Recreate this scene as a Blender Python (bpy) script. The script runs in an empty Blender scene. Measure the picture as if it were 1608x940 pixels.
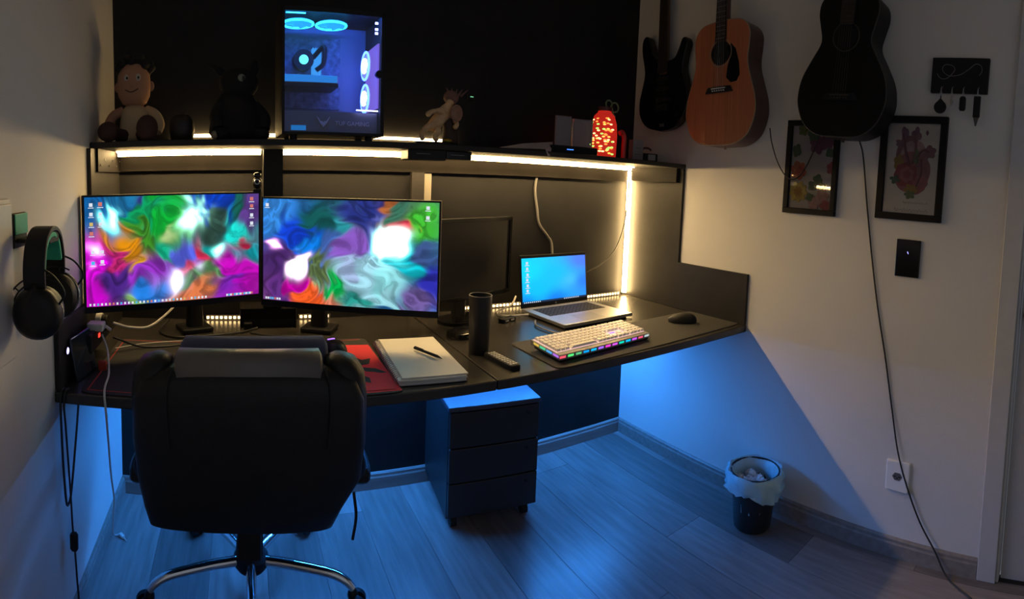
import bpy, bmesh, math, random
import numpy as np
from mathutils import Vector, Matrix, Euler
random.seed(7); RNG = np.random.default_rng(7)
PI = math.pi
scn = bpy.context.scene
C = scn.collection

# ------------------------------------------------------------------ camera (phone sweep panorama: cylindrical lens)
CX, CY, CZ = 0.4888, -2.1217, 1.3212
YAW, TILT, ROLL, FPX, Y0 = 0.5123, -0.073, 0.0375, 841.98, 346.474
fw = Vector((math.sin(YAW)*math.cos(TILT), math.cos(YAW)*math.cos(TILT), math.sin(TILT)))
rt = Vector((math.cos(YAW), -math.sin(YAW), 0)); up = rt.cross(fw)
r2 = rt*math.cos(ROLL) + up*math.sin(ROLL); u2 = up*math.cos(ROLL) - rt*math.sin(ROLL)
cam = bpy.data.cameras.new('camera'); cam_o = bpy.data.objects.new('camera', cam); C.objects.link(cam_o)
cam_o.matrix_world = Matrix(((r2.x, u2.x, -fw.x, CX), (r2.y, u2.y, -fw.y, CY), (r2.z, u2.z, -fw.z, CZ), (0, 0, 0, 1)))
cam.type = 'PANO'; cam.panorama_type = 'CENTRAL_CYLINDRICAL'
cam.central_cylindrical_radius = 1.0
cam.central_cylindrical_range_u_min = -804/FPX; cam.central_cylindrical_range_u_max = 804/FPX
cam.central_cylindrical_range_v_min = (Y0-940)/FPX; cam.central_cylindrical_range_v_max = Y0/FPX
cam.clip_start = 0.02
scn.camera = cam_o
# ------------------------------------------------------------------ world, exposure
wd = bpy.data.worlds.new('dim_room'); scn.world = wd; wd.use_nodes = True
wd.node_tree.nodes['Background'].inputs[0].default_value = (0.80, 0.86, 1.0, 1)
wd.node_tree.nodes['Background'].inputs[1].default_value = 0.21
scn.view_settings.view_transform = 'Standard'; scn.view_settings.look = 'None'
scn.view_settings.gamma = 1; scn.view_settings.exposure = 0.0
scn.view_settings.use_curve_mapping = False
LED_WARM, LED_LOW, LED_BLUE, SCREEN = 62.0, 2.2, 290.0, 1.4

W = 2.39; D = 0.80; ZT = 0.75; ZB = 0.72; SZ = 1.422; ST = 1.442; SD = 0.389

# ------------------------------------------------------------------ materials
def lin(c):
    return tuple((x/255/12.92 if x/255 <= .04045 else ((x/255+.055)/1.055)**2.4) for x in c)
MATS = {}
def mat(name, col, rough=.5, metal=0, var=0, nscale=20, bump=0, emit=0, ecol=None, spec=.5, stretch=(1,1,1), trans=0, alpha=1, bscale=None, coat=0):
    if name in MATS: return MATS[name]
    m = bpy.data.materials.new(name); m.use_nodes = True
    nt = m.node_tree; b = nt.nodes['Principled BSDF']
    col = tuple(col)
    b.inputs['Base Color'].default_value = col+(1,)
    b.inputs['Roughness'].default_value = rough; b.inputs['Metallic'].default_value = metal
    b.inputs['Specular IOR Level'].default_value = spec
    b.inputs['Transmission Weight'].default_value = trans; b.inputs['Alpha'].default_value = alpha
    b.inputs['Coat Weight'].default_value = coat
    if emit:
        b.inputs['Emission Color'].default_value = tuple(ecol or col)+(1,); b.inputs['Emission Strength'].default_value = emit
    if var or bump:
        tc = nt.nodes.new('ShaderNodeTexCoord'); mp = nt.nodes.new('ShaderNodeMapping'); mp.inputs['Scale'].default_value = stretch
        nz = nt.nodes.new('ShaderNodeTexNoise'); nz.inputs['Scale'].default_value = nscale; nz.inputs['Detail'].default_value = 6
        nt.links.new(tc.outputs['Object'], mp.inputs[0]); nt.links.new(mp.outputs[0], nz.inputs['Vector'])
        if var:
            rp = nt.nodes.new('ShaderNodeValToRGB')
            rp.color_ramp.elements[0].position = .3; rp.color_ramp.elements[1].position = .7
            rp.color_ramp.elements[0].color = tuple(c*(1-var) for c in col)+(1,)
            rp.color_ramp.elements[1].color = tuple(min(1, c*(1+var)) for c in col)+(1,)
            nt.links.new(nz.outputs['Fac'], rp.inputs[0]); nt.links.new(rp.outputs[0], b.inputs['Base Color'])
        if bump:
            n2 = nz
            if bscale:
                n2 = nt.nodes.new('ShaderNodeTexNoise'); n2.inputs['Scale'].default_value = bscale; n2.inputs['Detail'].default_value = 4
                nt.links.new(mp.outputs[0], n2.inputs['Vector'])
            bp = nt.nodes.new('ShaderNodeBump'); bp.inputs['Strength'].default_value = bump; bp.inputs['Distance'].default_value = .003
            nt.links.new(n2.outputs['Fac'], bp.inputs['Height']); nt.links.new(bp.outputs[0], b.inputs['Normal'])
    MATS[name] = m; return m
def emat(name, col, s): return mat(name, (.02, .02, .02), .5, emit=s, ecol=col)
def attr_emat(name, s):
    m = bpy.data.materials.new(name); m.use_nodes = True; nt = m.node_tree; b = nt.nodes['Principled BSDF']
    a = nt.nodes.new('ShaderNodeAttribute'); a.attribute_name = 'Col'
    b.inputs['Base Color'].default_value = (.01, .01, .01, 1); b.inputs['Roughness'].default_value = .35
    nt.links.new(a.outputs['Color'], b.inputs['Emission Color']); b.inputs['Emission Strength'].default_value = s
    return m
WALL = mat('wall_paint', (.74, .72, .68), .75, var=.03, nscale=3, bump=.12, bscale=90, spec=.3)
BLACKWALL = mat('black_wall_paint', (.015, .0145, .0155), .55, var=.2, nscale=5, bump=.15, bscale=60, spec=.25)
BLACKWOOD = mat('black_laminate', (.034, .031, .028), .27, var=.35, nscale=6, bump=.06, bscale=140, spec=.5)
BLACKBOARD = mat('black_board', (.024, .022, .021), .55, spec=.3, var=.2, nscale=9, bump=.08, bscale=100)
BASEW = mat('baseboard_wood', (.27, .235, .21), .45, var=.15, nscale=6, stretch=(1, 8, 8))
BLK = mat('black_plastic', (.010, .010, .011), .45, spec=.3)
BLKM = mat('black_matte_plastic', (.014, .014, .015), .6, spec=.25, bump=.05, nscale=200)
BLKG = mat('black_gloss', (.008, .008, .009), .12)
GREYP = mat('grey_plastic', (.12, .12, .125), .5)
WHITEP = mat('white_plastic', (.72, .71, .68), .4)
CHROME = mat('chrome', (.75, .76, .78), .14, 1)
STEEL = mat('brushed_steel', (.5, .5, .51), .3, 1)
LEATHER = mat('black_leatherette', (.010, .010, .0105), .5, var=.2, nscale=30, bump=.22, bscale=160, spec=.4)
FABRIC = mat('grey_leatherette', (.14, .13, .118), .42, bump=.1, nscale=220, spec=.7)
PAPER = mat('white_paper', (.72, .71, .68), .7, var=.03, nscale=8)
CABLEB = mat('black_cable', (.01, .01, .011), .5)
CABLEW = mat('white_cable', (.6, .58, .54), .5)
WARM = emat('warm_led', (1.0, .66, .27), LED_WARM)
WARMLOW = emat('warm_led_dim', (1.0, .62, .25), LED_LOW)
BLUE = emat('blue_led', (.035, .27, 1.0), LED_BLUE)

# ------------------------------------------------------------------ geometry helpers
class G:
    def __init__(s): s.v = []; s.f = []
    def add(s, vs, fs, M=None):
        o = len(s.v); s.v += [tuple(M @ Vector(v)) if M is not None else tuple(v) for v in vs]
        s.f += [tuple(i+o for i in f) for f in fs]; return s
    def box(s, x0, x1, y0, y1, z0, z1, M=None):
        return s.add([(x0,y0,z0),(x1,y0,z0),(x1,y1,z0),(x0,y1,z0),(x0,y0,z1),(x1,y0,z1),(x1,y1,z1),(x0,y1,z1)],
                     [(3,2,1,0),(4,5,6,7),(0,1,5,4),(1,2,6,5),(2,3,7,6),(3,0,4,7)], M)
    def cyl(s, p0, p1, r0, r1=None, n=16, cap=True):
        r1 = r0 if r1 is None else r1
        p0 = Vector(p0); p1 = Vector(p1); q = (p1-p0).to_track_quat('Z', 'Y'); vs = []
        for p, r in ((p0, r0), (p1, r1)):
            for i in range(n):
                a = 2*PI*i/n; vs.append(p + q @ Vector((r*math.cos(a), r*math.sin(a), 0)))
        fs = [(i, (i+1) % n, n+(i+1) % n, n+i) for i in range(n)]
        if cap: fs += [tuple(range(n-1, -1, -1)), tuple(range(n, 2*n))]
        return s.add(vs, fs)
    def tube(s, pts, r, n=8, smooth=6, taper=None):
        P = [Vector(p) for p in pts]
        if smooth and len(P) > 2: P = catmull(P, smooth)
        vs = []; N = len(P); prev = None
        for k, p in enumerate(P):
            t = (P[min(k+1, N-1)] - P[max(k-1, 0)]).normalized()
            if prev is None:
                a = Vector((0, 0, 1)) if abs(t.z) < .9 else Vector((1, 0, 0)); u = t.cross(a).normalized()
            else:
                u = (prev - t*prev.dot(t)).normalized()
            prev = u; w = t.cross(u)
            rr = r if taper is None else r*(1+(taper-1)*k/(N-1))
            for i in range(n):
                a = 2*PI*i/n; vs.append(p + u*(rr*math.cos(a)) + w*(rr*math.sin(a)))
        fs = [(k*n+i, k*n+(i+1) % n, (k+1)*n+(i+1) % n, (k+1)*n+i) for k in range(N-1) for i in range(n)]
        fs += [tuple(range(n-1, -1, -1)), tuple(range((N-1)*n, N*n))]
        return s.add(vs, fs)
    def lathe(s, prof, n=24, M=None, closed=False):
        vs = []; m = len(prof)
        for r, z in prof:
            for i in range(n):
                a = 2*PI*i/n; vs.append((r*math.cos(a), r*math.sin(a), z))
        fs = [(k*n+i, k*n+(i+1) % n, (k+1)*n+(i+1) % n, (k+1)*n+i) for k in range(m-1) for i in range(n)]
        if closed: fs += [((m-1)*n+i, (m-1)*n+(i+1) % n, (i+1) % n, i) for i in range(n)]
        else:
            if prof[0][0] > 1e-5: fs.append(tuple(range(n-1, -1, -1)))
            if prof[-1][0] > 1e-5: fs.append(tuple(range((m-1)*n, m*n)))
        return s.add(vs, fs, M)
    def loft(s, sl, n=24, M=None):          # slices (z, cx, cy, hx, hy, exponent)
        vs = []
        for z, cx, cy, hx, hy, e in sl:
            for i in range(n):
                a = 2*PI*i/n; c, d = math.cos(a), math.sin(a)
                vs.append((cx+hx*math.copysign(abs(c)**(2/e), c), cy+hy*math.copysign(abs(d)**(2/e), d), z))
        m = len(sl)
        fs = [(k*n+i, k*n+(i+1) % n, (k+1)*n+(i+1) % n, (k+1)*n+i) for k in range(m-1) for i in range(n)]
        fs += [tuple(range(n-1, -1, -1)), tuple(range((m-1)*n, m*n))]
        return s.add(vs, fs, M)
    def ell(s, c, r, nu=20, nv=12, M=None, e=2.0):
        sl = []
        for k in range(nv+1):
            a = -PI/2 + PI*k/nv; q = max(abs(math.cos(a))**(2/e), .02)
            sl.append((c[2]+r[2]*math.copysign(abs(math.sin(a))**(2/e), math.sin(a)), c[0], c[1], r[0]*q, r[1]*q, e))
        return s.loft(sl, nu, M)
    def prism(s, poly, y0, y1, M=None):     # outline in local x,z, thickness along y
        n = len(poly); vs = [(x, y0, z) for x, z in poly] + [(x, y1, z) for x, z in poly]
        fs = [tuple(range(n)), tuple(range(2*n-1, n-1, -1))] + [(i, n+i, n+(i+1) % n, (i+1) % n) for i in range(n)]
        return s.add(vs, fs, M)
    def torus(s, c, R, r, ax='z', n=32, m=8):
        vs = []
        for i in range(n):
            a = 2*PI*i/n
            for j in range(m):
                b = 2*PI*j/m; q = R + r*math.cos(b); p = (q*math.cos(a), q*math.sin(a), r*math.sin(b))
                p = {'z': p, 'y': (p[0], p[2], p[1]), 'x': (p[2], p[0], p[1])}[ax]
                vs.append((c[0]+p[0], c[1]+p[1], c[2]+p[2]))
        return s.add(vs, [(i*m+j, ((i+1) % n)*m+j, ((i+1) % n)*m+(j+1) % m, i*m+(j+1) % m) for i in range(n) for j in range(m)])
def catmull(P, k):
    out = []; P = [Vector(p) for p in P]
    Q = [2*P[0]-P[1]] + P + [2*P[-1]-P[-2]]
    for i in range(1, len(Q)-2):
        a, b, c, d = Q[i-1], Q[i], Q[i+1], Q[i+2]
        for j in range(k):
            t = j/k
            out.append(.5*((2*b)+(c-a)*t+(2*a-5*b+4*c-d)*t*t+(3*b-a-3*c+d)*t**3))
    out.append(P[-1]); return out
def obj(name, g, m, parent=None, smooth=False, bevel=0, sub=0, ang=40, kind=None, label=None):
    me = bpy.data.meshes.new(name); me.from_pydata(g.v, [], g.f)
    bm = bmesh.new(); bm.from_mesh(me); bmesh.ops.recalc_face_normals(bm, faces=bm.faces); bm.to_mesh(me); bm.free()
    me.materials.append(m); o = bpy.data.objects.new(name, me); C.objects.link(o)
    if smooth:
        me.polygons.foreach_set('use_smooth', [True]*len(me.polygons)); me.set_sharp_from_angle(angle=math.radians(ang))
    if bevel:
        b = o.modifiers.new('bevel', 'BEVEL'); b.width = bevel; b.segments = 2; b.limit_method = 'ANGLE'
    if sub:
        q = o.modifiers.new('sub', 'SUBSURF'); q.levels = sub; q.render_levels = sub
    if parent: o.parent = parent
    if kind: o['kind'] = kind
    if label: o['label'] = label
    return o
def tag(o, label, cat, group=None):
    o['label'] = label; o['category'] = cat
    if group: o['group'] = group
    return o
def thing(name, label, cat, loc=(0,0,0), rz=0, group=None, rx=0, ry=0):
    o = bpy.data.objects.new(name, None); C.objects.link(o); o.location = loc; o.rotation_euler = (rx, ry, rz)
    o.empty_display_size = .05
    return tag(o, label, cat, group)
def struct(name, g, m, parent=None, **k):
    o = obj(name, g, m, parent, **k)
    if not parent: o['kind'] = 'structure'
    return o
def text(name, body, size, m, parent, loc, rot, align='CENTER', extrude=.0004):
    cu = bpy.data.curves.new(name, 'FONT'); cu.body = body; cu.size = size; cu.align_x = align; cu.extrude = extrude
    cu.materials.append(m); tmp = bpy.data.objects.new(name, cu); C.objects.link(tmp)
    me = bpy.data.meshes.new_from_object(tmp.evaluated_get(bpy.context.evaluated_depsgraph_get())); bpy.data.objects.remove(tmp)
    o = bpy.data.objects.new(name, me); C.objects.link(o); o.parent = parent
    o.location = loc; o.rotation_euler = rot; return o

# ================================================================== ROOM
YF = -3.3; HC = 2.65
fl = struct('floor', G().box(-.05, W+.05, YF, .05, -.06, -.008), mat('subfloor', (.03, .028, .026), .8))
# laminate planks, running towards the black wall
PL = []
for i in range(5):
    v = .145 + .027*i
    PL.append(mat('laminate_plank_%d' % i, (v*1.14, v*.96, v*.89), .30, var=.22, nscale=5, stretch=(9, .8, 1), bump=.05, bscale=40, spec=.45))
pw, plen = .195, 1.25
pm = bpy.data.meshes.new('plank')
for ci in range(int(W/pw)+1):
    x0 = ci*pw; x1 = min(W, x0+pw)-.0015
    y = YF - [0, .42, .83, .2, .6][ci % 5]
    while y < 0:
        y0 = max(YF, y); y1 = min(0, y+plen)-.0015
        if y1-y0 > .02:
            obj('plank', G().box(x0, x1, y0, y1, -.008, random.uniform(-.0004, 0)), PL[random.randrange(5)], fl)
        y += plen
struct('wall_back', G().box(-.12, W+.12, 0, .12, -.06, HC), BLACKWALL)
struct('wall_left', G().box(-.12, 0, YF, 0, -.06, HC), WALL)
DY0, DY1, DH = -1.925, -2.73, 2.1
gw = G(); gw.box(W, W+.12, DY0, 0, -.06, HC); gw.box(W, W+.12, YF, DY1, -.06, HC); gw.box(W, W+.12, DY1, DY0, DH, HC)
struct('wall_right', gw, WALL)
struct('ceiling', G().box(-.12, W+.12, YF, .12, HC, HC+.08), WALL)
def baseboard(name, M, L):
    prof = [(0, 0), (.016, 0), (.016, .05), (.013, .056), (.013, .066), (.008, .071), (0, .071)]
    g = G(); n = len(prof)
    g.add([(0, -a, b) for a, b in prof] + [(L, -a, b) for a, b in prof],
          [tuple(range(n)), tuple(range(2*n-1, n-1, -1))] + [(i, (i+1) % n, n+(i+1) % n, n+i) for i in range(n)], M)
    return struct(name, g, BASEW)
baseboard('baseboard_back', Matrix.Identity(4), W)
baseboard('baseboard_left', Matrix.Translation((0, YF, 0)) @ Matrix.Rotation(PI/2, 4, 'Z'), -YF-.017)
baseboard('baseboard_right', Matrix.Translation((W, -.017, 0)) @ Matrix.Rotation(-PI/2, 4, 'Z'), 1.838)
# door and its casing on the right wall
TRIMW = mat('door_casing_white', (.6, .59, .58), .4, var=.03)
gt = G()
gt.box(W-.018, W, -1.925, -1.857, 0, DH+.07); gt.box(W-.018, W, DY1-.07, DY1, 0, DH+.07); gt.box(W-.018, W, DY1, -1.925, DH, DH+.07)
gt.box(W-.008, W+.1, -1.935, -1.925, 0, DH); gt.box(W-.008, W+.1, DY1, DY1+.01, 0, DH)
struct('trim_1', gt, TRIMW, bevel=.003)
dr = struct('door_1', G().box(W+.012, W+.05, DY1+.012, -1.940, .006, DH-.004), mat('door_white', (.5, .49, .48), .45, var=.03), bevel=.002)
gk = G().cyl((W+.012, -1.975, .965), (W-.004, -1.975, .965), .027, n=24); gk.cyl((W-.004, -1.975, .965), (W-.045, -1.975, .965), .01, n=16)
gk.tube([(W-.045, -1.972, .965), (W-.048, -2.02, .965), (W-.045, -2.09, .962)], .01)
obj('door_handle', gk, mat('dark_bronze', (.05, .045, .04), .35, .8), dr, smooth=True)
gk = G().cyl((W+.012, -1.975, 1.045), (W-.003, -1.975, 1.045), .024, n=24); gk.cyl((W-.003, -1.975, 1.045), (W-.012, -1.975, 1.045), .013, n=16)
obj('lock_cylinder', gk, MATS['dark_bronze'], dr, smooth=True)
# edge of a white fitting on the left wall at the picture's border
wp = thing('wall_cabinet', 'white flat wall cabinet edge beside the headset hook', 'cabinet', (0, -1.088, .94), PI/2)
obj('body', G().box(-.4, 0, -.022, 0, .0, .345), WHITEP, wp, bevel=.004)
obj('door', G().box(-.395, -.012, -.03, -.022, .008, .335), WHITEP, wp, bevel=.003)

# ================================================================== DESK
dk = thing('desk', 'long black built-in desk spanning from wall to wall', 'desk', (0, 0, 0))
def worktop(x0, x1):
    return obj('worktop', G().box(x0, x1, -D, -.001, ZB, ZT), BLACKWOOD, dk, bevel=.004)
worktop(.001, 1.203); worktop(1.206, W-.001)
def side_panel(nm, x0, x1, yt, yl, zl):
    pts = [(0, ZT+.001), (0, SZ-.001), (yt, SZ-.001), (yt, zl), (yl, zl), (yl, ZT+.001)]
    g = G(); n = len(pts)
    g.add([(x0, y, z) for y, z in pts]+[(x1, y, z) for y, z in pts], [tuple(range(n)), tuple(range(2*n-1, n-1, -1))]+[(i, (i+1) % n, n+(i+1) % n, n+i) for i in range(n)])
    return struct(nm, g, BLACKBOARD)
side_panel('trim_2', .0, .014, -.425, -.79, .925); side_panel('trim_3', W-.014, W, -.385, -.795, .972)
obj('rail', G().box(.02, 1.2, -.62, -.6, ZB-.04, ZB), BLACKBOARD, dk)
obj('bracket', G().box(1.06, 1.10, -.6, -.45, ZB-.075, ZB), BLK, dk, bevel=.003)
# ================================================================== SHELF
sh = thing('wall_shelf', 'long black wall shelf holding the computer tower and ornaments', 'shelf', (0, 0, 0))
obj('board', G().box(.001, W-.001, -SD, -.001, SZ, ST), BLACKBOARD, sh, bevel=.003)
CLEAT = mat('cleat_brown_black', (.015, .013, .012), .6, spec=.1, var=.3, nscale=8, bump=.1, bscale=60)
obj('cleat', G().box(.002, W-.002, -.018, -.001, SZ-.075, SZ), CLEAT, sh)
obj('cleat', G().box(.002, .022, -.36, -.018, SZ-.078, SZ), CLEAT, sh); obj('cleat', G().box(W-.034, W-.014, -.36, -.018, SZ-.068, SZ), CLEAT, sh)
gs = G()
for k in range(6): gs.cyl((.022, -.33+.06*k, SZ-.055+.02*(k % 2)), (.024, -.33+.06*k, SZ-.055+.02*(k % 2)), .004, n=8)
obj('screws', gs, STEEL, sh, kind='stuff')
obj('post', G().box(.583, .655, -.135, -.018, ZT+.08, SZ), BLACKBOARD, sh)
obj('post', G().box(1.19, 1.245, -.03, -.001, ZT, SZ-.075), BLACKBOARD, sh)
# ================================================================== LED STRIPS
def led(name, label, parts, m, group):
    t = thing(name, label, 'led strip', parts[0][0], 0, group)
    o = Vector(parts[0][0])
    for a, b, r in parts:
        obj('light_tube', G().cyl(Vector(a)-o, Vector(b)-o, r, n=10), m, t, smooth=True)
    return t
zl = SZ-.010; yl_ = -.09
shl = led('led_strip', 'warm white LED strip glowing along the underside of the shelf', [((.03, yl_, zl), (.575, yl_, zl), .009), ((.66, yl_, zl), (2.30, yl_, zl), .009), ((2.30, yl_, zl), (2.352, -.03, zl), .009)], emat('warm_led_tube', (1.0, .66, .27), 36.0), 'warm led strips')
for xa, xb in ((.03, .575), (.66, 2.30)):
    obj('light_face', G().box(xa-.03, xb-.03, -.030, -.014, .006, .0095), emat('warm_desk_fill', (1.0, .68, .30), 115.0), shl)  # extra glowing strip beside the tube, added to brighten the desk
led('led_strip', 'vertical warm white LED strip in the corner beside the laptop', [((2.358, -.026, .765), (2.358, -.026, zl-.012), .0125)], WARM, 'warm led strips')
led('led_strip', 'warm LED strip on top of the shelf behind the ornaments', [((.24, -.012, 1.482), (1.37, -.012, 1.482), .006)], emat('warm_led_top', (1.0, .66, .27), 30.0), 'warm led strips')
t = thing('led_strip', 'dotted warm LED strip along the back edge of the desk', 'led strip', (0, -.012, ZT), 0, 'warm led strips')
for xa, xb in ((.36, .50), (.73, .86), (1.40, 2.34)): obj('tape', G().box(xa, xb, -.003, .006, .0, .018), mat('led_tape_dark', (.12, .11, .1), .6), t)
gs = G()
for k in range(128):
    x = .06+k*.0178
    if not (.36 < x < .49 or .73 < x < .85 or 1.40 < x < 2.33): continue
    gs.box(x, x+.009, -.006, -.003, .006, .015)
obj('diodes', gs, emat('warm_diode', (1, .66, .28), 9.0), t, kind='stuff')
t = thing('led_strip', 'blue LED strip glowing under the back of the desk', 'led strip', (0, -.06, ZB))
obj('tape', G().box(.30, W-.03, -.010, .010, -.003, -.0005), WHITEP, t); obj('light_face', G().box(.302, W-.032, -.008, .008, -.0045, -.003), BLUE, t)

# ================================================================== MONITORS
def vnoise(x, y, seed):
    L = np.random.default_rng(seed).random((64, 64))
    xi = np.floor(x).astype(int); yi = np.floor(y).astype(int); fx = x-xi; fy = y-yi
    fx = fx*fx*fx*(fx*(fx*6-15)+10); fy = fy*fy*fy*(fy*(fy*6-15)+10)
    g = lambda i, j: L[(xi+i) % 64, (yi+j) % 64]
    return (g(0, 0)*(1-fx)+g(1, 0)*fx)*(1-fy)+(g(0, 1)*(1-fx)+g(1, 1)*fx)*fy
def fbm(x, y, seed, o=4):
    return sum(vnoise(x*2**k+17*k, y*2**k+9*k, seed+k)*.5**k for k in range(o))/(2-.5**(o-1))-.5
def paint(ctrl, nx, ny, seed, hm=5.5):
    xs, ys = np.meshgrid(np.linspace(0, 1, nx), np.linspace(0, 1, ny))
    asp = 1.68; x = xs*asp; y = ys
    q1 = fbm(x*2.4, y*2.4, seed, 2); q2 = fbm(x*2.4+5.2, y*2.4+1.3, seed+9, 2)
    r1 = fbm(x*2.8+4.5*q1+1.7, y*2.8+4.5*q2+9.2, seed+20, 2); r2 = fbm(x*2.8+4.5*q1+8.3, y*2.8+4.5*q2+2.8, seed+31, 2)
    U = x+.34*r1; V = y+.34*r2
    num = np.zeros((ny, nx, 3)); den = np.zeros((ny, nx))
    for (u, v, c, rad) in ctrl:
        if min(c) > 170: continue
        d2 = ((U-u*asp)**2+(V-v)**2)/rad**2
        w = 1/(d2**2.6+.01); num += w[..., None]*np.array(lin(c)); den += w
    col = num/den[..., None]
    f = fbm(x*3+5*r1, y*3+5*r2, seed+50, 3)
    shade = np.sin(16*r1+11*r2+5*f)
    col *= (.72+.5*f+.22*shade)[..., None]
    line = np.exp(-(shade/.13)**2)[..., None]
    col = col*(1-.30*line)
    g = col.mean(-1, keepdims=True); col = np.clip(g+(col-g)*1.1, 0, 1.2)*.92
    U = x+.22*r1; V = y+.22*r2
    for (u, v, c, rad) in ctrl:
        if min(c) > 170:
            q = np.exp(-(((U-u*asp)**2+(V-v)**2)/(rad*.66)**2)**.95)[..., None]
            hot = np.array(lin(c))**2.4*hm
            col = col*(1-.8*q)+hot*q*.8
    return col
MON_L = [(.15,.18,(190,255,255),.09),(.04,.08,(30,90,150),.1),(.22,.06,(40,110,160),.08),(.32,.10,(20,150,90),.09),(.30,.02,(60,70,150),.06),(.45,.16,(30,170,60),.10),(.60,.18,(215,255,235),.125),(.48,.24,(190,220,150),.05),
 (.75,.10,(30,70,190),.10),(.85,.10,(25,90,80),.08),(.95,.12,(90,60,130),.08),(.05,.50,(255,190,255),.07),(.06,.62,(230,60,230),.07),(.2,.42,(215,140,40),.07),(.27,.53,(220,160,60),.05),(.14,.52,(180,50,110),.07),
 (.34,.33,(60,130,40),.08),(.45,.42,(40,170,130),.08),(.33,.63,(140,60,180),.10),(.2,.72,(70,40,120),.12),(.36,.83,(60,130,220),.07),(.28,.9,(150,200,120),.05),(.08,.86,(190,50,190),.1),(.52,.77,(240,240,255),.125),(.47,.62,(140,80,190),.07),
 (.62,.55,(205,60,90),.07),(.55,.5,(90,100,210),.06),(.70,.52,(30,170,170),.06),(.76,.55,(200,255,245),.075),(.84,.78,(190,40,180),.11),(.93,.6,(30,140,150),.08),(.78,.9,(120,50,170),.08),(.6,.95,(210,120,80),.06),(.86,.35,(60,210,200),.07),(.72,.33,(50,80,70),.08),(.62,.8,(90,140,90),.06),(.9,.5,(170,40,70),.05)]
MON_R = [(.10,.12,(70,140,220),.1),(.2,.3,(40,70,200),.1),(.04,.45,(255,215,255),.06),(.1,.62,(70,40,100),.1),(.21,.62,(255,240,255),.09),(.24,.42,(30,120,210),.07),(.35,.18,(20,80,80),.1),(.44,.3,(60,160,170),.06),(.52,.45,(130,90,180),.09),
 (.6,.14,(40,50,120),.1),(.7,.08,(170,100,60),.05),(.78,.12,(60,110,90),.07),(.72,.36,(215,255,250),.11),(.79,.40,(225,255,250),.10),(.82,.50,(200,255,250),.09),(.73,.49,(215,250,255),.10),(.67,.45,(176,240,255),.09),(.64,.30,(90,90,170),.07),(.79,.28,(215,60,80),.06),(.92,.30,(70,180,60),.08),(.91,.3,(200,120,50),.03),(.58,.70,(165,215,230),.13),(.70,.76,(150,220,225),.10),(.52,.62,(165,185,220),.07),(.86,.62,(40,190,205),.09),
 (.95,.78,(50,50,160),.09),(.97,.55,(60,80,130),.07),(.3,.96,(235,100,60),.09),(.24,.82,(190,40,160),.07),(.45,.82,(30,170,80),.06),(.55,.9,(50,140,130),.08),(.7,.85,(160,215,225),.08),(.88,.95,(110,90,150),.07),(.14,.88,(90,50,120),.08),(.36,.6,(90,110,70),.07),(.7,.98,(40,90,140),.07),(.38,.42,(70,100,170),.08)]
def screen_mesh(name, x0, x1, z0, z1, y, col, m, parent):
    ny, nx, _ = col.shape
    xs = np.linspace(x0, x1, nx); zs = np.linspace(z1, z0, ny)
    vs = [(float(x), y, float(z)) for z in zs for x in xs]
    fs = [(j*nx+i, (j+1)*nx+i, (j+1)*nx+i+1, j*nx+i+1) for j in range(ny-1) for i in range(nx-1)]
    me = bpy.data.meshes.new(name); me.from_pydata(vs, [], fs)
    a = me.color_attributes.new('Col', 'FLOAT_COLOR', 'POINT')
    rgba = np.ones((ny*nx, 4), dtype=np.float32); rgba[:, :3] = col.reshape(-1, 3); a.data.foreach_set('color', rgba.ravel())
    me.materials.append(m); o = bpy.data.objects.new(name, me); C.objects.link(o); o.parent = parent; return o
SCR = attr_emat('screen_picture', SCREEN)
ICON = emat('icon_white', (.8, .85, .95), .9); ICONY = emat('icon_yellow', (.9, .65, .2), .7); ICONR = emat('icon_red', (.9, .25, .2), .7); ICONB = emat('icon_blue', (.1, .6, 1), .8)
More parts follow.
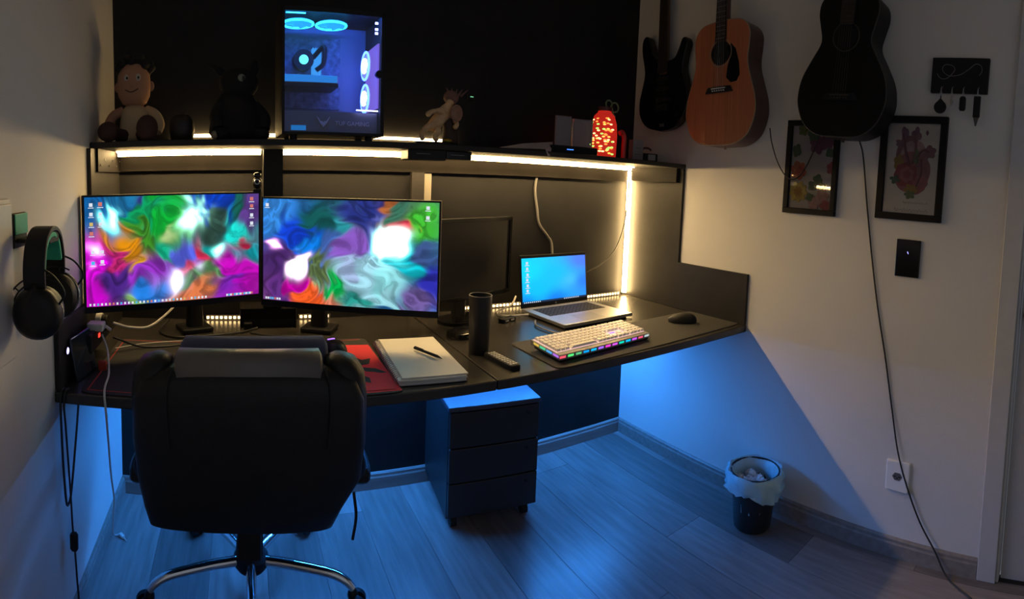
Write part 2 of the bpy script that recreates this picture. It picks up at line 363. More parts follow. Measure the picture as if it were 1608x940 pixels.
def monitor(pl, pr, z0, h, label, ctrl, seed, icons, foot, tray):
    pl = Vector(pl); pr = Vector(pr); d = pr-pl; w = d.length; rz = math.atan2(d.y, d.x)
    mid = (pl+pr)/2
    t = thing('monitor', label, 'monitor', (mid.x, mid.y, ZT), rz, 'lit monitors')
    zb = z0-ZT
    obj('housing', G().box(-w/2, w/2, 0, .028, zb, zb+h), BLKM, t, bevel=.003)
    gb = G(); b = .006; bb = .02
    gb.box(-w/2, w/2, -.004, 0, zb+h-b, zb+h); gb.box(-w/2, w/2, -.004, 0, zb, zb+bb); gb.box(-w/2, -w/2+b, -.004, 0, zb+bb, zb+h-b); gb.box(w/2-b, w/2, -.004, 0, zb+bb, zb+h-b)
    obj('bezel', gb, BLK, t)
    scr = screen_mesh('screen', -w/2+b, w/2-b, zb+bb, zb+h-b, -.001, paint(ctrl, 260, 156, seed, 10.0 if seed == 11 else 5.5), SCR, t)
    gi = {k: G() for k in 'wyrb'}
    sw = w-2*b; shh = h-b-bb
    for (u, v, k, s) in icons:
        x = -w/2+b+u*sw; z = zb+h-b-v*shh
        gi[k].box(x-s/2, x+s/2, -.0022, -.0012, z-s/2, z+s/2)
        if s > .008: gi['w'].box(x-s*.8, x+s*.8, -.0022, -.0012, z-s*.95, z-s*.75)
    for u in tray:
        k = 'wwbwwyrwgw'[int(u*1000) % 10]; k = k if k in gi else 'b'
        x = -w/2+b+u*sw; z = zb+bb+.006
        gi[k].box(x-.003, x+.003, -.0022, -.0012, z-.0035, z+.0035)
    for k, mm in zip('wyrb', (ICON, ICONY, ICONR, ICONB)):
        if gi[k].v: obj('desktop_icons', gi[k], mm, scr, kind='stuff')
    # stand: foot on the desk behind, neck, arm to the panel
    inv = Matrix.Rotation(-rz, 4, 'Z') @ Matrix.Translation((-mid.x, -mid.y, -ZT))
    f = inv @ Vector((foot[0], foot[1], ZT))
    obj('foot', G().box(f.x-.06, f.x+.06, f.y-.05, f.y+.05, 0, .018), BLK, t, bevel=.005)
    gn = G().loft([(.018, f.x, f.y, .032, .022, 4), (.16, f.x, f.y, .028, .018, 4), (.34, f.x, f.y, .028, .018, 4)], 16)
    gn.box(f.x-.03, f.x+.03, .028, f.y, .27, .33)
    obj('neck', gn, BLK, t, smooth=True)
    obj('mount_plate', G().box(f.x-.06, f.x+.06, .028, .04, .24, .36), BLK, t, bevel=.003)
    return t
tL = [.02+.021*i for i in range(32)]+[.8+.012*i for i in range(14)]
monitor((.012, -.53, 0), (.564, -.292, 0), .899, .371, 'lit monitor with green and magenta swirls, next to the headset', MON_L, 3,
        [(.035, .07, 'w', .011), (.085, .065, 'r', .012), (.035, .155, 'w', .011), (.085, .155, 'w', .011), (.035, .245, 'y', .011), (.085, .245, 'w', .011), (.035, .33, 'r', .011), (.04, .5, 'w', .011), (.09, .5, 'w', .011), (.04, .6, 'b', .011), (.09, .59, 'w', .011),
         (.955, .05, 'r', .012), (.955, .12, 'r', .011), (.955, .21, 'w', .011), (.955, .29, 'w', .011)], (.325, -.16), tL)
monitor((.570, -.292, 0), (1.112, -.56, 0), .880, .373, 'lit monitor with white swirl, red and blue, beside the notebook', MON_R, 11,
        [(.025, .06, 'w', .011), (.94, .05, 'w', .011), (.94, .14, 'w', .011)], (.79, -.18), [.02+.014*i for i in range(7)])
# third, dark monitor
pl = Vector((1.13, -.275, 0)); pr = Vector((1.632, -.085, 0)); d = pr-pl; w = d.length; mid = (pl+pr)/2
t = thing('monitor', 'switched off black monitor standing behind the laptop and tumbler', 'monitor', (mid.x, mid.y, ZT), math.atan2(d.y, d.x))
zb = .088; h = .33
obj('housing', G().box(-w/2, w/2, 0, .03, zb, zb+h), BLK, t, bevel=.003)
gb = G(); gb.box(-w/2, w/2, -.006, 0, zb+h-.014, zb+h); gb.box(-w/2, w/2, -.006, 0, zb, zb+.018); gb.box(-w/2, -w/2+.014, -.006, 0, zb+.018, zb+h-.014); gb.box(w/2-.014, w/2, -.006, 0, zb+.018, zb+h-.014)
obj('bezel', gb, BLKG, t, bevel=.001)
obj('screen', G().box(-w/2+.014, w/2-.014, -.0015, 0, zb+.018, zb+h-.014), mat('dark_screen', (.012, .012, .014), .3), t)
obj('neck', G().box(-.03, .03, .03, .055, .012, .25), BLK, t, bevel=.004)
obj('foot', G().loft([(0, 0, .02, .11, .075, 2.4), (.012, 0, .02, .11, .075, 2.4), (.018, 0, .02, .09, .06, 2.4)], 28), BLKG, t, smooth=True)
# small clip on device above the monitor seam
t = thing('webcam', 'small dark webcam clipped above the seam of the lit monitors', 'webcam', (.555, -.285, 1.268), -.1)
obj('clip', G().box(-.014, .014, -.012, .02, .0, .012), BLK, t, bevel=.002)
obj('body', G().ell((0, 0, .032), (.017, .015, .021), 18, 10), BLKM, t, smooth=True)
obj('lens', G().torus((0, -.014, .036), .008, .0022, 'y', 20, 6), STEEL, t, smooth=True)
obj('cap', G().ell((0, 0, .058), (.014, .012, .01), 16, 8), BLKG, t, smooth=True)
# riser box under the seam
t = thing('riser_box', 'low dark wooden box standing between the two monitor feet', 'box', (.61, -.075, ZT), 0)
obj('body', G().box(-.115, .10, -.055, .055, 0, .075), CLEAT, t, bevel=.003)
obj('slot', G().box(-.105, .09, -.057, -.055, .012, .034), BLK, t)
obj('plug', G().box(-.1, -.07, -.085, -.057, 0, .025), BLK, t, bevel=.002)

# ================================================================== LAPTOP
bl = Vector((1.66, -.145, 0)); brr = Vector((2.05, -.115, 0)); d = brr-bl
t = thing('laptop', 'open silver laptop with a blue desktop on the dark desk', 'laptop', ((bl.x+brr.x)/2, (bl.y+brr.y)/2, ZT), math.atan2(d.y, d.x))
LW = .385; LD = .30
ALU = mat('silver_aluminium', (.45, .45, .46), .38, .75, var=.05, nscale=40)
obj('base', G().box(-LW/2, LW/2, -LD, 0, .006, .021), ALU, t, bevel=.003)
obj('rubber_feet', G().box(-LW/2+.02, LW/2-.02, -LD+.02, -.02, 0, .006), BLK, t)
gk = G()
for r in range(6):
    y = -.035-.0215*r
    for c in range(15):
        x = -LW/2+.035+c*.0212; gk.box(x, x+.0182, y-.0182, y, .021, .0222)
obj('keys', gk, BLKM, t, kind='stuff')
obj('trackpad', G().box(-.075, .045, -LD+.02, -LD+.11, .021, .0214), mat('trackpad_silver', (.36, .36, .37), .4, .6), t)
lid = bpy.data.objects.new('lid', None); C.objects.link(lid); lid.parent = t; lid.location = (0, 0, .02); lid.rotation_euler = (math.radians(-7), 0, math.radians(0))
LH = .232
obj('lid_shell', G().box(-LW/2, LW/2, 0, .008, 0, LH), BLKM, lid, bevel=.003)
ctl = [(.1,.3,(0,190,235),.3),(.2,.7,(0,170,240),.3),(.5,.4,(10,170,255),.3),(.75,.55,(60,170,255),.2),(.95,.1,(70,110,240),.25),(.95,.6,(40,110,230),.25),(.5,.95,(10,110,215),.2),(.05,.95,(0,120,200),.2)]
xs, ys = np.meshgrid(np.linspace(0, 1, 40), np.linspace(0, 1, 26)); num = 0; den = 0
for u, v, c, r in ctl:
    ww = 1/(((xs-u)**2+(ys-v)**2)/r**2+.15)**1.5; num = num+ww[..., None]*np.array(lin(c)); den = den+ww
scr = screen_mesh('screen', -LW/2+.008, LW/2-.008, .02, LH-.014, -.0012, num/den[..., None]*1.05, SCR, lid)
gi = G()
for v in (.06, .19, .33, .45, .58, .7):
    x = -LW/2+.03+.004*random.random(); z = LH-.018-v*.19; gi.box(x, x+.011, -.0026, -.0016, z-.012, z); gi.box(x-.006, x+.018, -.0026, -.0016, z-.018, z-.015)
obj('desktop_icons', gi, ICON, t if False else lid, kind='stuff')
gi = G().box(-LW/2+.008, LW/2-.008, -.0026, -.0016, .02, .028)
obj('taskbar', gi, emat('taskbar_navy', (.01, .04, .12), .6), lid)
gi = G()
for k in range(18):
    x = -LW/2+.015+k*.0105+(.13 if k > 8 else 0); gi.box(x, x+.005, -.0032, -.0026, .0215, .0265)
obj('taskbar_icons', gi, ICON, lid, kind='stuff')
gl = G().torus((0, -.001, .0105), .004, .0006, 'y', 16, 5); gl.box(-.0015, -.0009, -.0016, -.0006, .0085, .0125); gl.box(.0005, .0011, -.0016, -.0006, .0085, .0125)
obj('emblem', gl, STEEL, lid)

# ================================================================== DESK MAT, KEYBOARD, MICE
g = G().loft([(0, 0, 0, .485, .148, 22), (.003, 0, 0, .485, .148, 22)], 64)
t = obj('desk_mat', g, mat('mat_dark_cloth', (.03, .029, .03), .8, bump=.2, nscale=300), None); t.location = (1.895, -.635, ZT); t.rotation_euler = (0, 0, .035)
tag(t, 'long dark grey desk mat under the white keyboard', 'desk mat')
def slope_kbd():
    a = Vector((1.418, -.735, 0)); b = Vector((1.868, -.70, 0)); d = b-a
    t = thing('keyboard', 'white mechanical keyboard with rainbow edge lighting on the desk mat', 'keyboard', (1.66, -.655, ZT+.0101), math.radians(6.5))
    KW, KD = .445, .156
    M = Matrix.Rotation(math.radians(5), 4, 'X')
    case = obj('case', G().box(-KW/2, KW/2, -KD/2, KD/2, .006, .024, M), mat('keyboard_grey', (.26, .25, .25), .4), t, bevel=.003)
    obj('underside', G().box(-KW/2+.004, KW/2-.004, -KD/2+.003, KD/2-.02, .0, .008, M), BLK, t)
    km = mat('keycap_white', (.88, .85, .82), .45)
    obj('backlight_plate', G().box(-KW/2+.006, KW/2-.006, -KD/2+.024, KD/2-.006, .0238, .0246, M), emat('kb_rose', (1, .62, .55), 1.1), t)
    kg = G(); kg.add([(-.0088, -.0088, 0), (.0088, -.0088, 0), (.0088, .0088, 0), (-.0088, .0088, 0), (-.007, -.0065, .009), (.007, -.0065, .009), (.007, .0075, .009), (-.007, .0075, .009)],
                     [(3,2,1,0),(4,5,6,7),(0,1,5,4),(1,2,6,5),(2,3,7,6),(3,0,4,7)])
    first = None
    for r in range(6):
        y = KD/2-.017-r*.0198-(.004 if r else 0)
        cols = []
        for c in range(15): cols.append(-KW/2+.018+c*.0193)
        for c in range(3): cols.append(-KW/2+.018+15.25*.0193+c*.0193)
        for c in range(4): cols.append(-KW/2+.018+18.5*.0193+c*.0193)
        if r == 5: cols = [cols[i] for i in (0, 1, 2)]+[cols[i] for i in range(10, 22)]
        if r == 4: cols = cols[:14]+[cols[16]]+cols[18:]
        if r == 3: cols = cols[:14]+cols[18:]
        for i, x in enumerate(cols):
            if first is None:
                o = obj('key', kg, km, t); first = o
            else:
                o = first.copy(); C.objects.link(o)
            o.parent = t; o.location = M @ Vector((x, y, .024)); o.rotation_euler = (math.radians(5), 0, 0)
        if r == 5:
            o = first.copy(); C.objects.link(o); o.parent = t; o.location = M @ Vector((-KW/2+.018+6*.0193, y, .024)); o.rotation_euler = (math.radians(5), 0, 0); o.scale = (7.2, 1, 1); o.name = 'space_bar'
    # glow diodes along the front and left edges
    cols = [(1, .1, .15), (.1, .9, .2), (.1, .5, .2), (0, .35, .9), (0, .5, 1), (.4, .15, 1), (.9, .05, .7), (.7, .1, .8), (0, .7, .5), (0, .5, 1), (.6, .1, .9), (.9, .1, .2), (.5, .6, .6)]
    for i, c in enumerate(cols):
        x = -KW/2+.012+i*(KW-.03)/(len(cols)-1)
        obj('edge_light', G().box(x-.012, x+.012, -KD/2-.0012, -KD/2+.001, .014, .021, M), emat('edge_%d' % i, c, 1.1), t)
    for i, c in enumerate([(.6, .2, 1), (.1, .5, 1), (.1, .8, .4), (.9, .6, .1)]):
        y = -KD/2+.02+i*.034
        obj('edge_light', G().box(-KW/2-.0012, -KW/2+.001, y-.014, y+.014, .014, .021, M), emat('edge_l%d' % i, c, .8), t)
    gg = G()
    for k, (x, y) in enumerate([(.1, .035), (.115, .015), (.09, -.005), (.12, -.02), (.105, .05)]): gg.box(x-.012, x+.012, y-.004, y+.004, .0242, .026, M)
    obj('backlight', gg, emat('kb_violet', (.45, .2, 1), 1.0), t, kind='stuff')
slope_kbd()
def mouse(name, label, loc, rz, m, s=1.0):
    t = thing(name, label, 'mouse', loc, rz)
    g = G().loft([(0, 0, 0, .031*s, .057*s, 2.5), (.012*s, 0, 0, .033*s, .060*s, 2.4), (.024*s, 0, .006*s, .029*s, .050*s, 2.2), (.034*s, 0, .012*s, .021*s, .034*s, 2), (.039*s, 0, .016*s, .009*s, .014*s, 2)], 28)
    obj('body', g, m, t, smooth=True, ang=70)
    obj('scroll_wheel', G().cyl((-.004, -.03*s, .022*s), (.004, -.03*s, .022*s), .010, n=16), GREYP, t, smooth=True)
    return t
mouse('mouse', 'black computer mouse on the mat near the far wall panel', (2.19, -.60, ZT+.003), -2.4, BLKM, 1.05)
# ================================================================== GAMING PAD, NOTEBOOK, PEN
g = G().loft([(0, 0, 0, .43, .245, 30), (.003, 0, 0, .43, .245, 30)], 64)
gp = thing('gaming_mouse_pad', 'large black and red gaming mouse pad under the office chair headrest', 'mouse pad', (.50, -.548, ZT), -.01)
obj('pad', g, mat('pad_black', (.014, .014, .015), .75, bump=.2, nscale=300), gp)
RED = mat('pad_red', (.72, .015, .035), .7, bump=.15, nscale=300)
REDL = mat('pad_red_line', (.4, .03, .02), .7)
gl = G(); gl.box(-.41, .41, .226, .230, .003, .0034); gl.box(-.41, .41, -.226, -.222, .003, .0034); gl.box(-.414, -.41, -.226, .230, .003, .0034)
obj('border_line', gl, REDL, gp)
gl = G(); gl.add([(.30, -.235, .0034), (.425, -.235, .0034), (.425, .165, .0034), (.34, .175, .0034), (.24, .10, .0034), (.30, .02, .0034), (.24, -.1, .0034)], [(0, 1, 2, 3, 4, 5, 6)])
obj('red_field', gl, RED, gp)
gl = G()
for pts in ([(.25, .12), (.30, .10), (.345, .06), (.37, .02), (.40, .03), (.385, -.02), (.35, -.03), (.335, .01), (.30, .05), (.26, .07)],
            [(.26, .04), (.31, .01), (.335, -.04), (.33, -.09), (.36, -.13), (.355, -.17), (.32, -.14), (.29, -.09), (.295, -.03), (.26, .0)],
            [(.345, -.04), (.395, -.06), (.42, -.10), (.40, -.10), (.385, -.09), (.36, -.08)]):
    gl.add([(x, y, .0038) for x, y in pts], [tuple(range(len(pts)))])
obj('emblem', gl, mat('pad_black_print', (.012, .012, .013), .7), gp)
m = mouse('mouse', 'black gaming mouse with violet glow beside the chair headrest', (.80, -.44, ZT+.003), PI+.2, BLK, 1.05)
gl = G().tube([(-.03, .0, .018), (-.02, .045, .02), (.0, .062, .018)], .0022); gl.tube([(-.012, -.03, .034), (0, -.02, .038), (.012, -.03, .034)], .0018)
obj('glow_strip', gl, emat('violet_glow', (.35, .15, 1), 2.2), m)
NB = [(.955, -.385), (1.140, -.402), (1.123, -.765), (.925, -.775)]
nb = thing('notebook', 'open white spiral notebook lying on the desk beside the tumbler', 'notebook', (1.036, -.585, ZT), math.radians(-4.5))
NW, NH = .195, .36
obj('cover', G().box(-NW/2-.003, NW/2+.003, -NH/2-.003, NH/2+.003, 0, .002), BLK, nb)
for k in range(5):
    a = .0014*k*(-1)**k
    obj('page', G().box(-NW/2+a, NW/2+a, -NH/2+a*.7, NH/2+a*.5, .002+.0042*k, .0058+.0042*k), PAPER, nb)
for k in range(26):
    y = -NH/2+.012+k*(NH-.024)/25
    obj('ring', G().torus((-NW/2+.002, y, .0125), .0125, .0011, 'y', 14, 5), STEEL, nb, smooth=True)
pen = thing('pen', 'black ballpoint pen lying on the open notebook', 'pen', (1.066, -.592, ZT+.0266), math.radians(-68))
obj('barrel', G().cyl((-.062, 0, .0048), (.045, 0, .0048), .0046, n=14), BLK, pen, smooth=True)
obj('tip', G().cyl((.045, 0, .0048), (.066, 0, .003), .0044, .0008, n=14), BLKG, pen, smooth=True)
obj('clip', G().box(-.06, -.02, -.0012, .0012, .0095, .0108), BLK, pen)
# tumbler, remote
t = thing('tumbler', 'tall black matte insulated tumbler on the desk', 'tumbler', (1.262, -.555, ZT))
g = G().lathe([(.0, 0), (.031, 0), (.034, .004), (.0385, .19), (.0388, .194), (.036, .194), (.033, .04), (0, .04)], 32)
obj('cup', g, mat('tumbler_matte', (.018, .018, .02), .5), t, smooth=True)
obj('rim', G().torus((0, 0, .194), .0374, .0018, 'z', 32, 6), GREYP, t, smooth=True)
t = thing('remote_control', 'slim black remote control with pale buttons near the desk front', 'remote', (1.286, -.672, ZT), math.radians(90+7))
obj('body', G().loft([(0, 0, 0, .078, .020, 8), (.012, 0, 0, .078, .020, 8), (.015, 0, 0, .075, .018, 8)], 32), BLKM, t, smooth=True)
gb = G()
for i in range(9):
    for j in range(3):
        gb.box(-.066+i*.0148, -.0570+i*.0148, -.0138+j*.0100, -.0076+j*.0100, .0145, .0172)
obj('buttons', gb, mat('button_pale', (.75, .72, .68), .5), t, kind='stuff')

# ================================================================== OFFICE CHAIR
ch = thing('office_chair', 'black padded executive office chair with chrome star base at the desk', 'office chair', (.525, -.555, 0), math.radians(-2))
# local: +y towards desk, backrest at negative y
gbk = G().loft([(.475, -.02, -.325, .20, .028, 5), (.483, -.02, -.33, .222, .04, 5), (.54, -.015, -.345, .236, .05, 5), (.62, 0, -.36, .262, .055, 5), (.72, 0, -.372, .267, .058, 5), (.82, 0, -.385, .262, .055, 5), (.865, 0, -.39, .245, .05, 4.5), (.89, 0, -.393, .20, .035, 4), (.897, 0, -.393, .17, .02, 4)], 48)
obj('backrest', gbk, LEATHER, ch, smooth=True, ang=80)
gp_ = G(); gp_.loft([(-.165, 0, 0, .036, .026, 2.6), (-.158, 0, 0, .050, .038, 2.2), (.158, 0, 0, .050, .038, 2.2), (.165, 0, 0, .036, .026, 2.6)], 28, Matrix.Translation((0, -.392, .885)) @ Matrix.Rotation(PI/2, 4, 'Y'))
obj('head_pillow', gp_, FABRIC, ch, smooth=True, ang=75)
gp_ = G(); gp_.loft([(-.175, 0, 0, .03, .02, 2.4), (-.165, 0, 0, .047, .03, 2.6), (.165, 0, 0, .047, .03, 2.6), (.175, 0, 0, .03, .02, 2.4)], 28, Matrix.Translation((.012, -.315, .893)) @ Matrix.Rotation(PI/2, 4, 'Y'))
obj('neck_cushion', gp_, mat('blue_grey_fabric', (.085, .095, .17), .85, bump=.3, nscale=220), ch, smooth=True, ang=75)
for sx in (-1, 1):
    gs = G().loft([(.60, sx*.232, -.335, .03, .05, 2.4), (.70, sx*.238, -.345, .038, .06, 2.5), (.82, sx*.232, -.36, .042, .06, 2.5), (.875, sx*.222, -.365, .045, .055, 2.4), (.905, sx*.212, -.368, .036, .04, 2.2), (.916, sx*.207, -.368, .015, .018, 2)], 24)
    obj('bolster', gs, LEATHER, ch, smooth=True, ang=75)
    gsm = G().tube([(sx*.168, -.432, .905), (sx*.178, -.44, .86), (sx*.18, -.442, .80), (sx*.176, -.437, .72)], .0022)
    obj('seam_piping', gsm, LEATHER, ch, smooth=True)
    ga = G().loft([(.535, sx*.288, -.13, .024, .145, 4), (.545, sx*.288, -.13, .029, .155, 4), (.565, sx*.288, -.13, .029, .155, 4), (.575, sx*.288, -.13, .022, .145, 4)], 24)
    arm = obj('armrest', ga, LEATHER, ch, smooth=True)
    obj('arm_support', G().tube([(sx*.288, -.05, .54), (sx*.292, -.05, .47), (sx*.26, -.05, .405), (sx*.18, -.05, .395)], .014), BLK, arm, smooth=True)
    obj('hinge', G().tube([(sx*.283, -.268, .555), (sx*.277, -.315, .61), (sx*.262, -.345, .66)], .011), BLKM, arm, smooth=True)
gst = G().loft([(.385, 0, .0, .22, .21, 4), (.40, 0, .0, .25, .245, 4), (.46, 0, .0, .255, .25, 4), (.485, 0, .0, .235, .23, 4), (.492, 0, .0, .18, .18, 3)], 36)
obj('seat', gst, LEATHER, ch, smooth=True, ang=75)
gz = G().tube([(-.2, -.404, .715), (-.1, -.418, .71), (0, -.422, .716), (.1, -.418, .712), (.2, -.404, .70)], .0022)
obj('seam', gz, LEATHER, ch)
gm = G().box(-.09, .09, -.13, .1, .35, .386); gm.box(-.035, .035, -.30, -.1, .372, .386); gm.box(-.03, .03, -.315, -.30, .372, .49)
obj('tilt_mechanism', gm, BLK, ch, bevel=.006)
obj('lever', G().tube([(.09, 0, .36), (.2, -.02, .355), (.275, -.04, .35)], .006), BLK, ch, smooth=True)
obj('strap', G().tube([(.265, -.28, .52), (.27, -.29, .46), (.262, -.29, .40)], .004), BLK, ch, smooth=True)
BY = .045
gcol = G().cyl((0, BY, .20), (0, BY, .35), .026, n=20); gcol.cyl((0, BY, .10), (0, BY, .21), .034, n=20)
obj('gas_column', gcol, BLK, ch, smooth=True)
obj('hub', G().lathe([(0, .085), (.045, .085), (.055, .10), (.055, .125), (.042, .14), (0, .14)], 24, Matrix.Translation((0, BY, 0))), BLKM, ch, smooth=True)
for k in range(5):
    a = -PI/2 + k*2*PI/5 + .02
    c, s_ = math.cos(a), math.sin(a)
    R_ = .325
    pts = [(q*c, BY+q*s_, z) for q, z in ((.045, .115), (.14, .118), (.25, .11), (.30, .092), (R_, .068))]
    obj('leg', G().tube(pts, .0165, 12, taper=.75), CHROME, ch, smooth=True)
    cs = obj('caster', G().ell((R_*c, BY+R_*s_, .048), (.017, .017, .022), 14, 8), BLK, ch, smooth=True)
    px_, py_ = -s_, c
    for sd in (-1, 1):
        p = Vector((R_*c+.012*c, BY+R_*s_+.012*s_, .027)); q = Vector((px_, py_, 0))*.008*sd
        obj('wheel', G().cyl(p+q, p+q*2.9, .027, n=20), BLKM, cs, smooth=True)

# ================================================================== PEDESTAL CABINET
cb = thing('pedestal_cabinet', 'black drawer pedestal on casters under the desk', 'cabinet', (1.448, -.20, 0), math.radians(-7))
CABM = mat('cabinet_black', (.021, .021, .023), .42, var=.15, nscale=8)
hw, hd, zt0 = .182, .178, .468
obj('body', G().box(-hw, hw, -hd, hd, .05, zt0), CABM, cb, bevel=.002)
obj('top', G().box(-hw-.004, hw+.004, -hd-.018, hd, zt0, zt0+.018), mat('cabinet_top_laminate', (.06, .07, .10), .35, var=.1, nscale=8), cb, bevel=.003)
for z0_, z1_ in ((.06, .19), (.194, .325), (.329, .464)):
    dd = obj('drawer', G().box(-hw+.002, hw-.002, -hd-.018, -hd, z0_, z1_), CABM, cb, bevel=.003)
    obj('lock', G().cyl((hw-.05, -hd-.018, z1_-.03), (hw-.05, -hd-.021, z1_-.03), .006, n=14), BLK, dd)
for sx in (-1, 1):
    for sy in (-1, 1):
        c_ = obj('caster', G().box(sx*(hw-.035)-.014, sx*(hw-.035)+.014, sy*(hd-.035)-.014, sy*(hd-.035)+.014, .03, .05), BLK, cb)
        obj('wheel', G().cyl((sx*(hw-.035)-.012, sy*(hd-.035)-.006, .022), (sx*(hw-.035)+.012, sy*(hd-.035)-.006, .022), .022, n=18), BLKM, c_, smooth=True)
# ================================================================== WASTE BIN
bn = thing('waste_bin', 'black waste bin lined with a blue-lit white plastic bag by the wall', 'waste bin', (2.25, -.985, 0)); bn.scale = (.86, .86, .84)
g = G().lathe([(.0, .0), (.082, .0), (.086, .006), (.112, .255), (.116, .258), (.116, .266), (.110, .266), (.108, .255), (.083, .012), (0, .012)], 36)
obj('bucket', g, mat('bin_black', (.018, .018, .019), .35), bn, smooth=True)
gb = G(); n = 48; rings = []
prof = [(.098, .10), (.101, .14), (.104, .2), (.107, .262), (.118, .275), (.124, .262), (.128, .245), (.128, .222), (.125, .20), (.119, .185)]
vs = []
for k, (r, z) in enumerate(prof):
    for i in range(n):
        a = 2*PI*i/n
        w_ = .0045*math.sin(7*a+k)+.004*math.sin(13*a-1.3*k)+.003*math.sin(3*a)
        if k < 4: w_ = -abs(w_)-.001
        if 4 <= k: w_ = abs(w_)*(1+.35*(k-4))+.002
        zz = z + (.010*math.sin(4*a)+.026*math.sin(a-.6)+.006*math.sin(9*a) if k == len(prof)-1 else .003*math.sin(5*a+k))
        vs.append(((r+w_)*math.cos(a), (r+w_)*math.sin(a), zz))
gb.add(vs, [(k*n+i, k*n+(i+1) % n, (k+1)*n+(i+1) % n, (k+1)*n+i) for k in range(len(prof)-1) for i in range(n)])
BAG = mat('bag_white_blue_lit', (.50, .76, .82), .25, alpha=.86, bump=.3, nscale=30)  # white bag; the desk strip's blue light is mixed into its colour
obj('bin_bag', gb, BAG, bn, smooth=True, ang=70)
obj('ring', G().torus((0, 0, .268), .113, .0045, 'z', 36, 6), BLK, bn, smooth=True)
for k in range(7):
    a = k*.9; r = .03+.035*(k % 3)/2
    g = G().ell((r*math.cos(a), r*math.sin(a), .172+.012*(k % 2)), (.026, .02, .016), 8, 6)
    g.v = [(x+random.uniform(-.006, .006), y+random.uniform(-.006, .006), z+random.uniform(-.006, .006)) for x, y, z in g.v]
    p = obj('paper_ball', g, PAPER); tag(p, 'crumpled white paper inside the lined waste bin', 'paper', 'crumpled papers in the bin'); p.location = (2.25, -.985, .0)

# ================================================================== WALL THINGS, RIGHT WALL  (local x to picture right, -y out of the wall)
RZ = -PI/2
def guitar_outline(pts, k=5):
    hw_ = catmull([Vector((x, 0, z)) for x, z in pts], k)
    R_ = [(p.x, p.z) for p in hw_]; L_ = [(-x, z) for x, z in reversed(R_)]
    return R_[:-1] + [R_[-1]] + L_[1:-1]
def acoustic(name, label, loc, tilt, prof, dep, top_m, side_m, hole, hr, bridge_z, pick, neck_m, sh_, tone):
    t = thing(name, label, 'guitar', loc, RZ, 'guitars hung on the wall', ry=tilt)
    out = guitar_outline(prof)
    obj('body', G().prism(out, -dep, -.002), side_m, t, smooth=True, ang=50, bevel=.003)
    inner = [(x*.985, z*.99+.003) for x, z in out]
    tp = obj('soundboard', G().prism(inner, -dep-.003, -dep+.002), top_m, t)
    bnd = [(x*.993, -dep-.0005, z*.995+.0015) for x, z in out]; bnd.append(bnd[0])
    obj('binding', G().tube(bnd, .0025, 6, smooth=0), tone, t, smooth=True)
    obj('sound_hole', G().cyl((0, -dep-.0035, hole), (0, -dep-.0045, hole), hr, n=36), mat('hole_black', (.004, .004, .004), .9), tp)
    obj('rosette', G().torus((0, -dep-.004, hole), hr+.006, .0022, 'y', 40, 6), tone, tp, smooth=True)
    br = obj('bridge', G().prism([(-.075, bridge_z-.012), (.075, bridge_z-.012), (.06, bridge_z+.014), (-.06, bridge_z+.014)], -dep-.012, -dep-.003), BLKM, t, bevel=.003)
    obj('saddle', G().box(-.038, .038, -dep-.016, -dep-.012, bridge_z+.004, bridge_z+.008), WHITEP if pick else GBIND, br)
    for k in range(6): obj('bridge_pin', G().cyl((-.03+.012*k, -dep-.012, bridge_z-.004), (-.03+.012*k, -dep-.017, bridge_z-.004), .003, n=8), WHITEP if pick else GBIND, br)
    if pick:
        obj('pickguard', G().prism(pick, -dep-.0052, -dep-.0035), BLKG, t)
    ztop = prof[-1][1]; zn = ztop+.36
    obj('neck', G().loft([(hole+.0+hr*.6, 0, -dep+.0, .027, .004, 4), (ztop, 0, -dep+.012, .027, .02, 3), (zn, 0, -dep+.012, .022, .017, 3)], 18), neck_m, t, smooth=True)
    obj('fretboard', G().prism([(-.028, hole+hr*.9), (.028, hole+hr*.9), (.0225, zn), (-.0225, zn)], -dep-.012, -dep-.004), mat('rosewood_dark', (.025, .015, .011), .5), t)
    gf = G(); z = hole+hr*.9+.012; dz = .016
    while z < zn-.01: gf.box(-.025, .025, -dep-.0132, -dep-.012, z, z+.0016); z += dz; dz *= 1.058
    obj('frets', gf, STEEL if pick else GBIND, t, kind='stuff')
    obj('headstock', G().prism([(-.024, zn), (.024, zn), (.036, zn+.03), (.034, zn+.16), (-.034, zn+.16), (-.036, zn+.03)], -dep-.006, -dep+.01), neck_m, t)
    for k in range(6):
        x = -.02+.008*k
        obj('string', G().cyl((x*1.25, -dep-.0165, bridge_z+.006), (x*.85, -dep-.015, zn), .0006, n=5), STEEL if pick else GBIND, t)
    obj('strap_button', G().cyl((0, -dep*.5, prof[0][1]), (0, -dep*.5, prof[0][1]-.012), .006, n=12), tone, t, smooth=True)
    return t
SPRUCE = mat('amber_spruce', (.47, .16, .075), .35, var=.14, nscale=4, stretch=(30, 1, 1.2), coat=.4)
MAHOG = mat('dark_mahogany', (.075, .026, .017), .35, var=.3, nscale=5, stretch=(1, 1, 8), coat=.3)
IVORY = mat('ivory_binding', (.35, .27, .18), .5)
GBIND = mat('dull_binding', (.05, .042, .034), .5)
prof1 = [(0, 0), (.09, .006), (.155, .045), (.187, .12), (.186, .19), (.165, .26), (.146, .32), (.141, .365), (.147, .42), (.145, .475), (.108, .517), (.04, .528), (0, .529)]
acoustic('acoustic_guitar', 'amber acoustic guitar with black pickguard hanging on the white wall', (W, -.66, 1.520), -.03, prof1, .105, SPRUCE, MAHOG, .392, .052, .235,
         [(.03, .41), (.055, .425), (.08, .40), (.10, .34), (.105, .29), (.09, .265), (.06, .262), (.035, .285), (.04, .33), (.05, .36), (.048, .385)], MAHOG, True, IVORY)
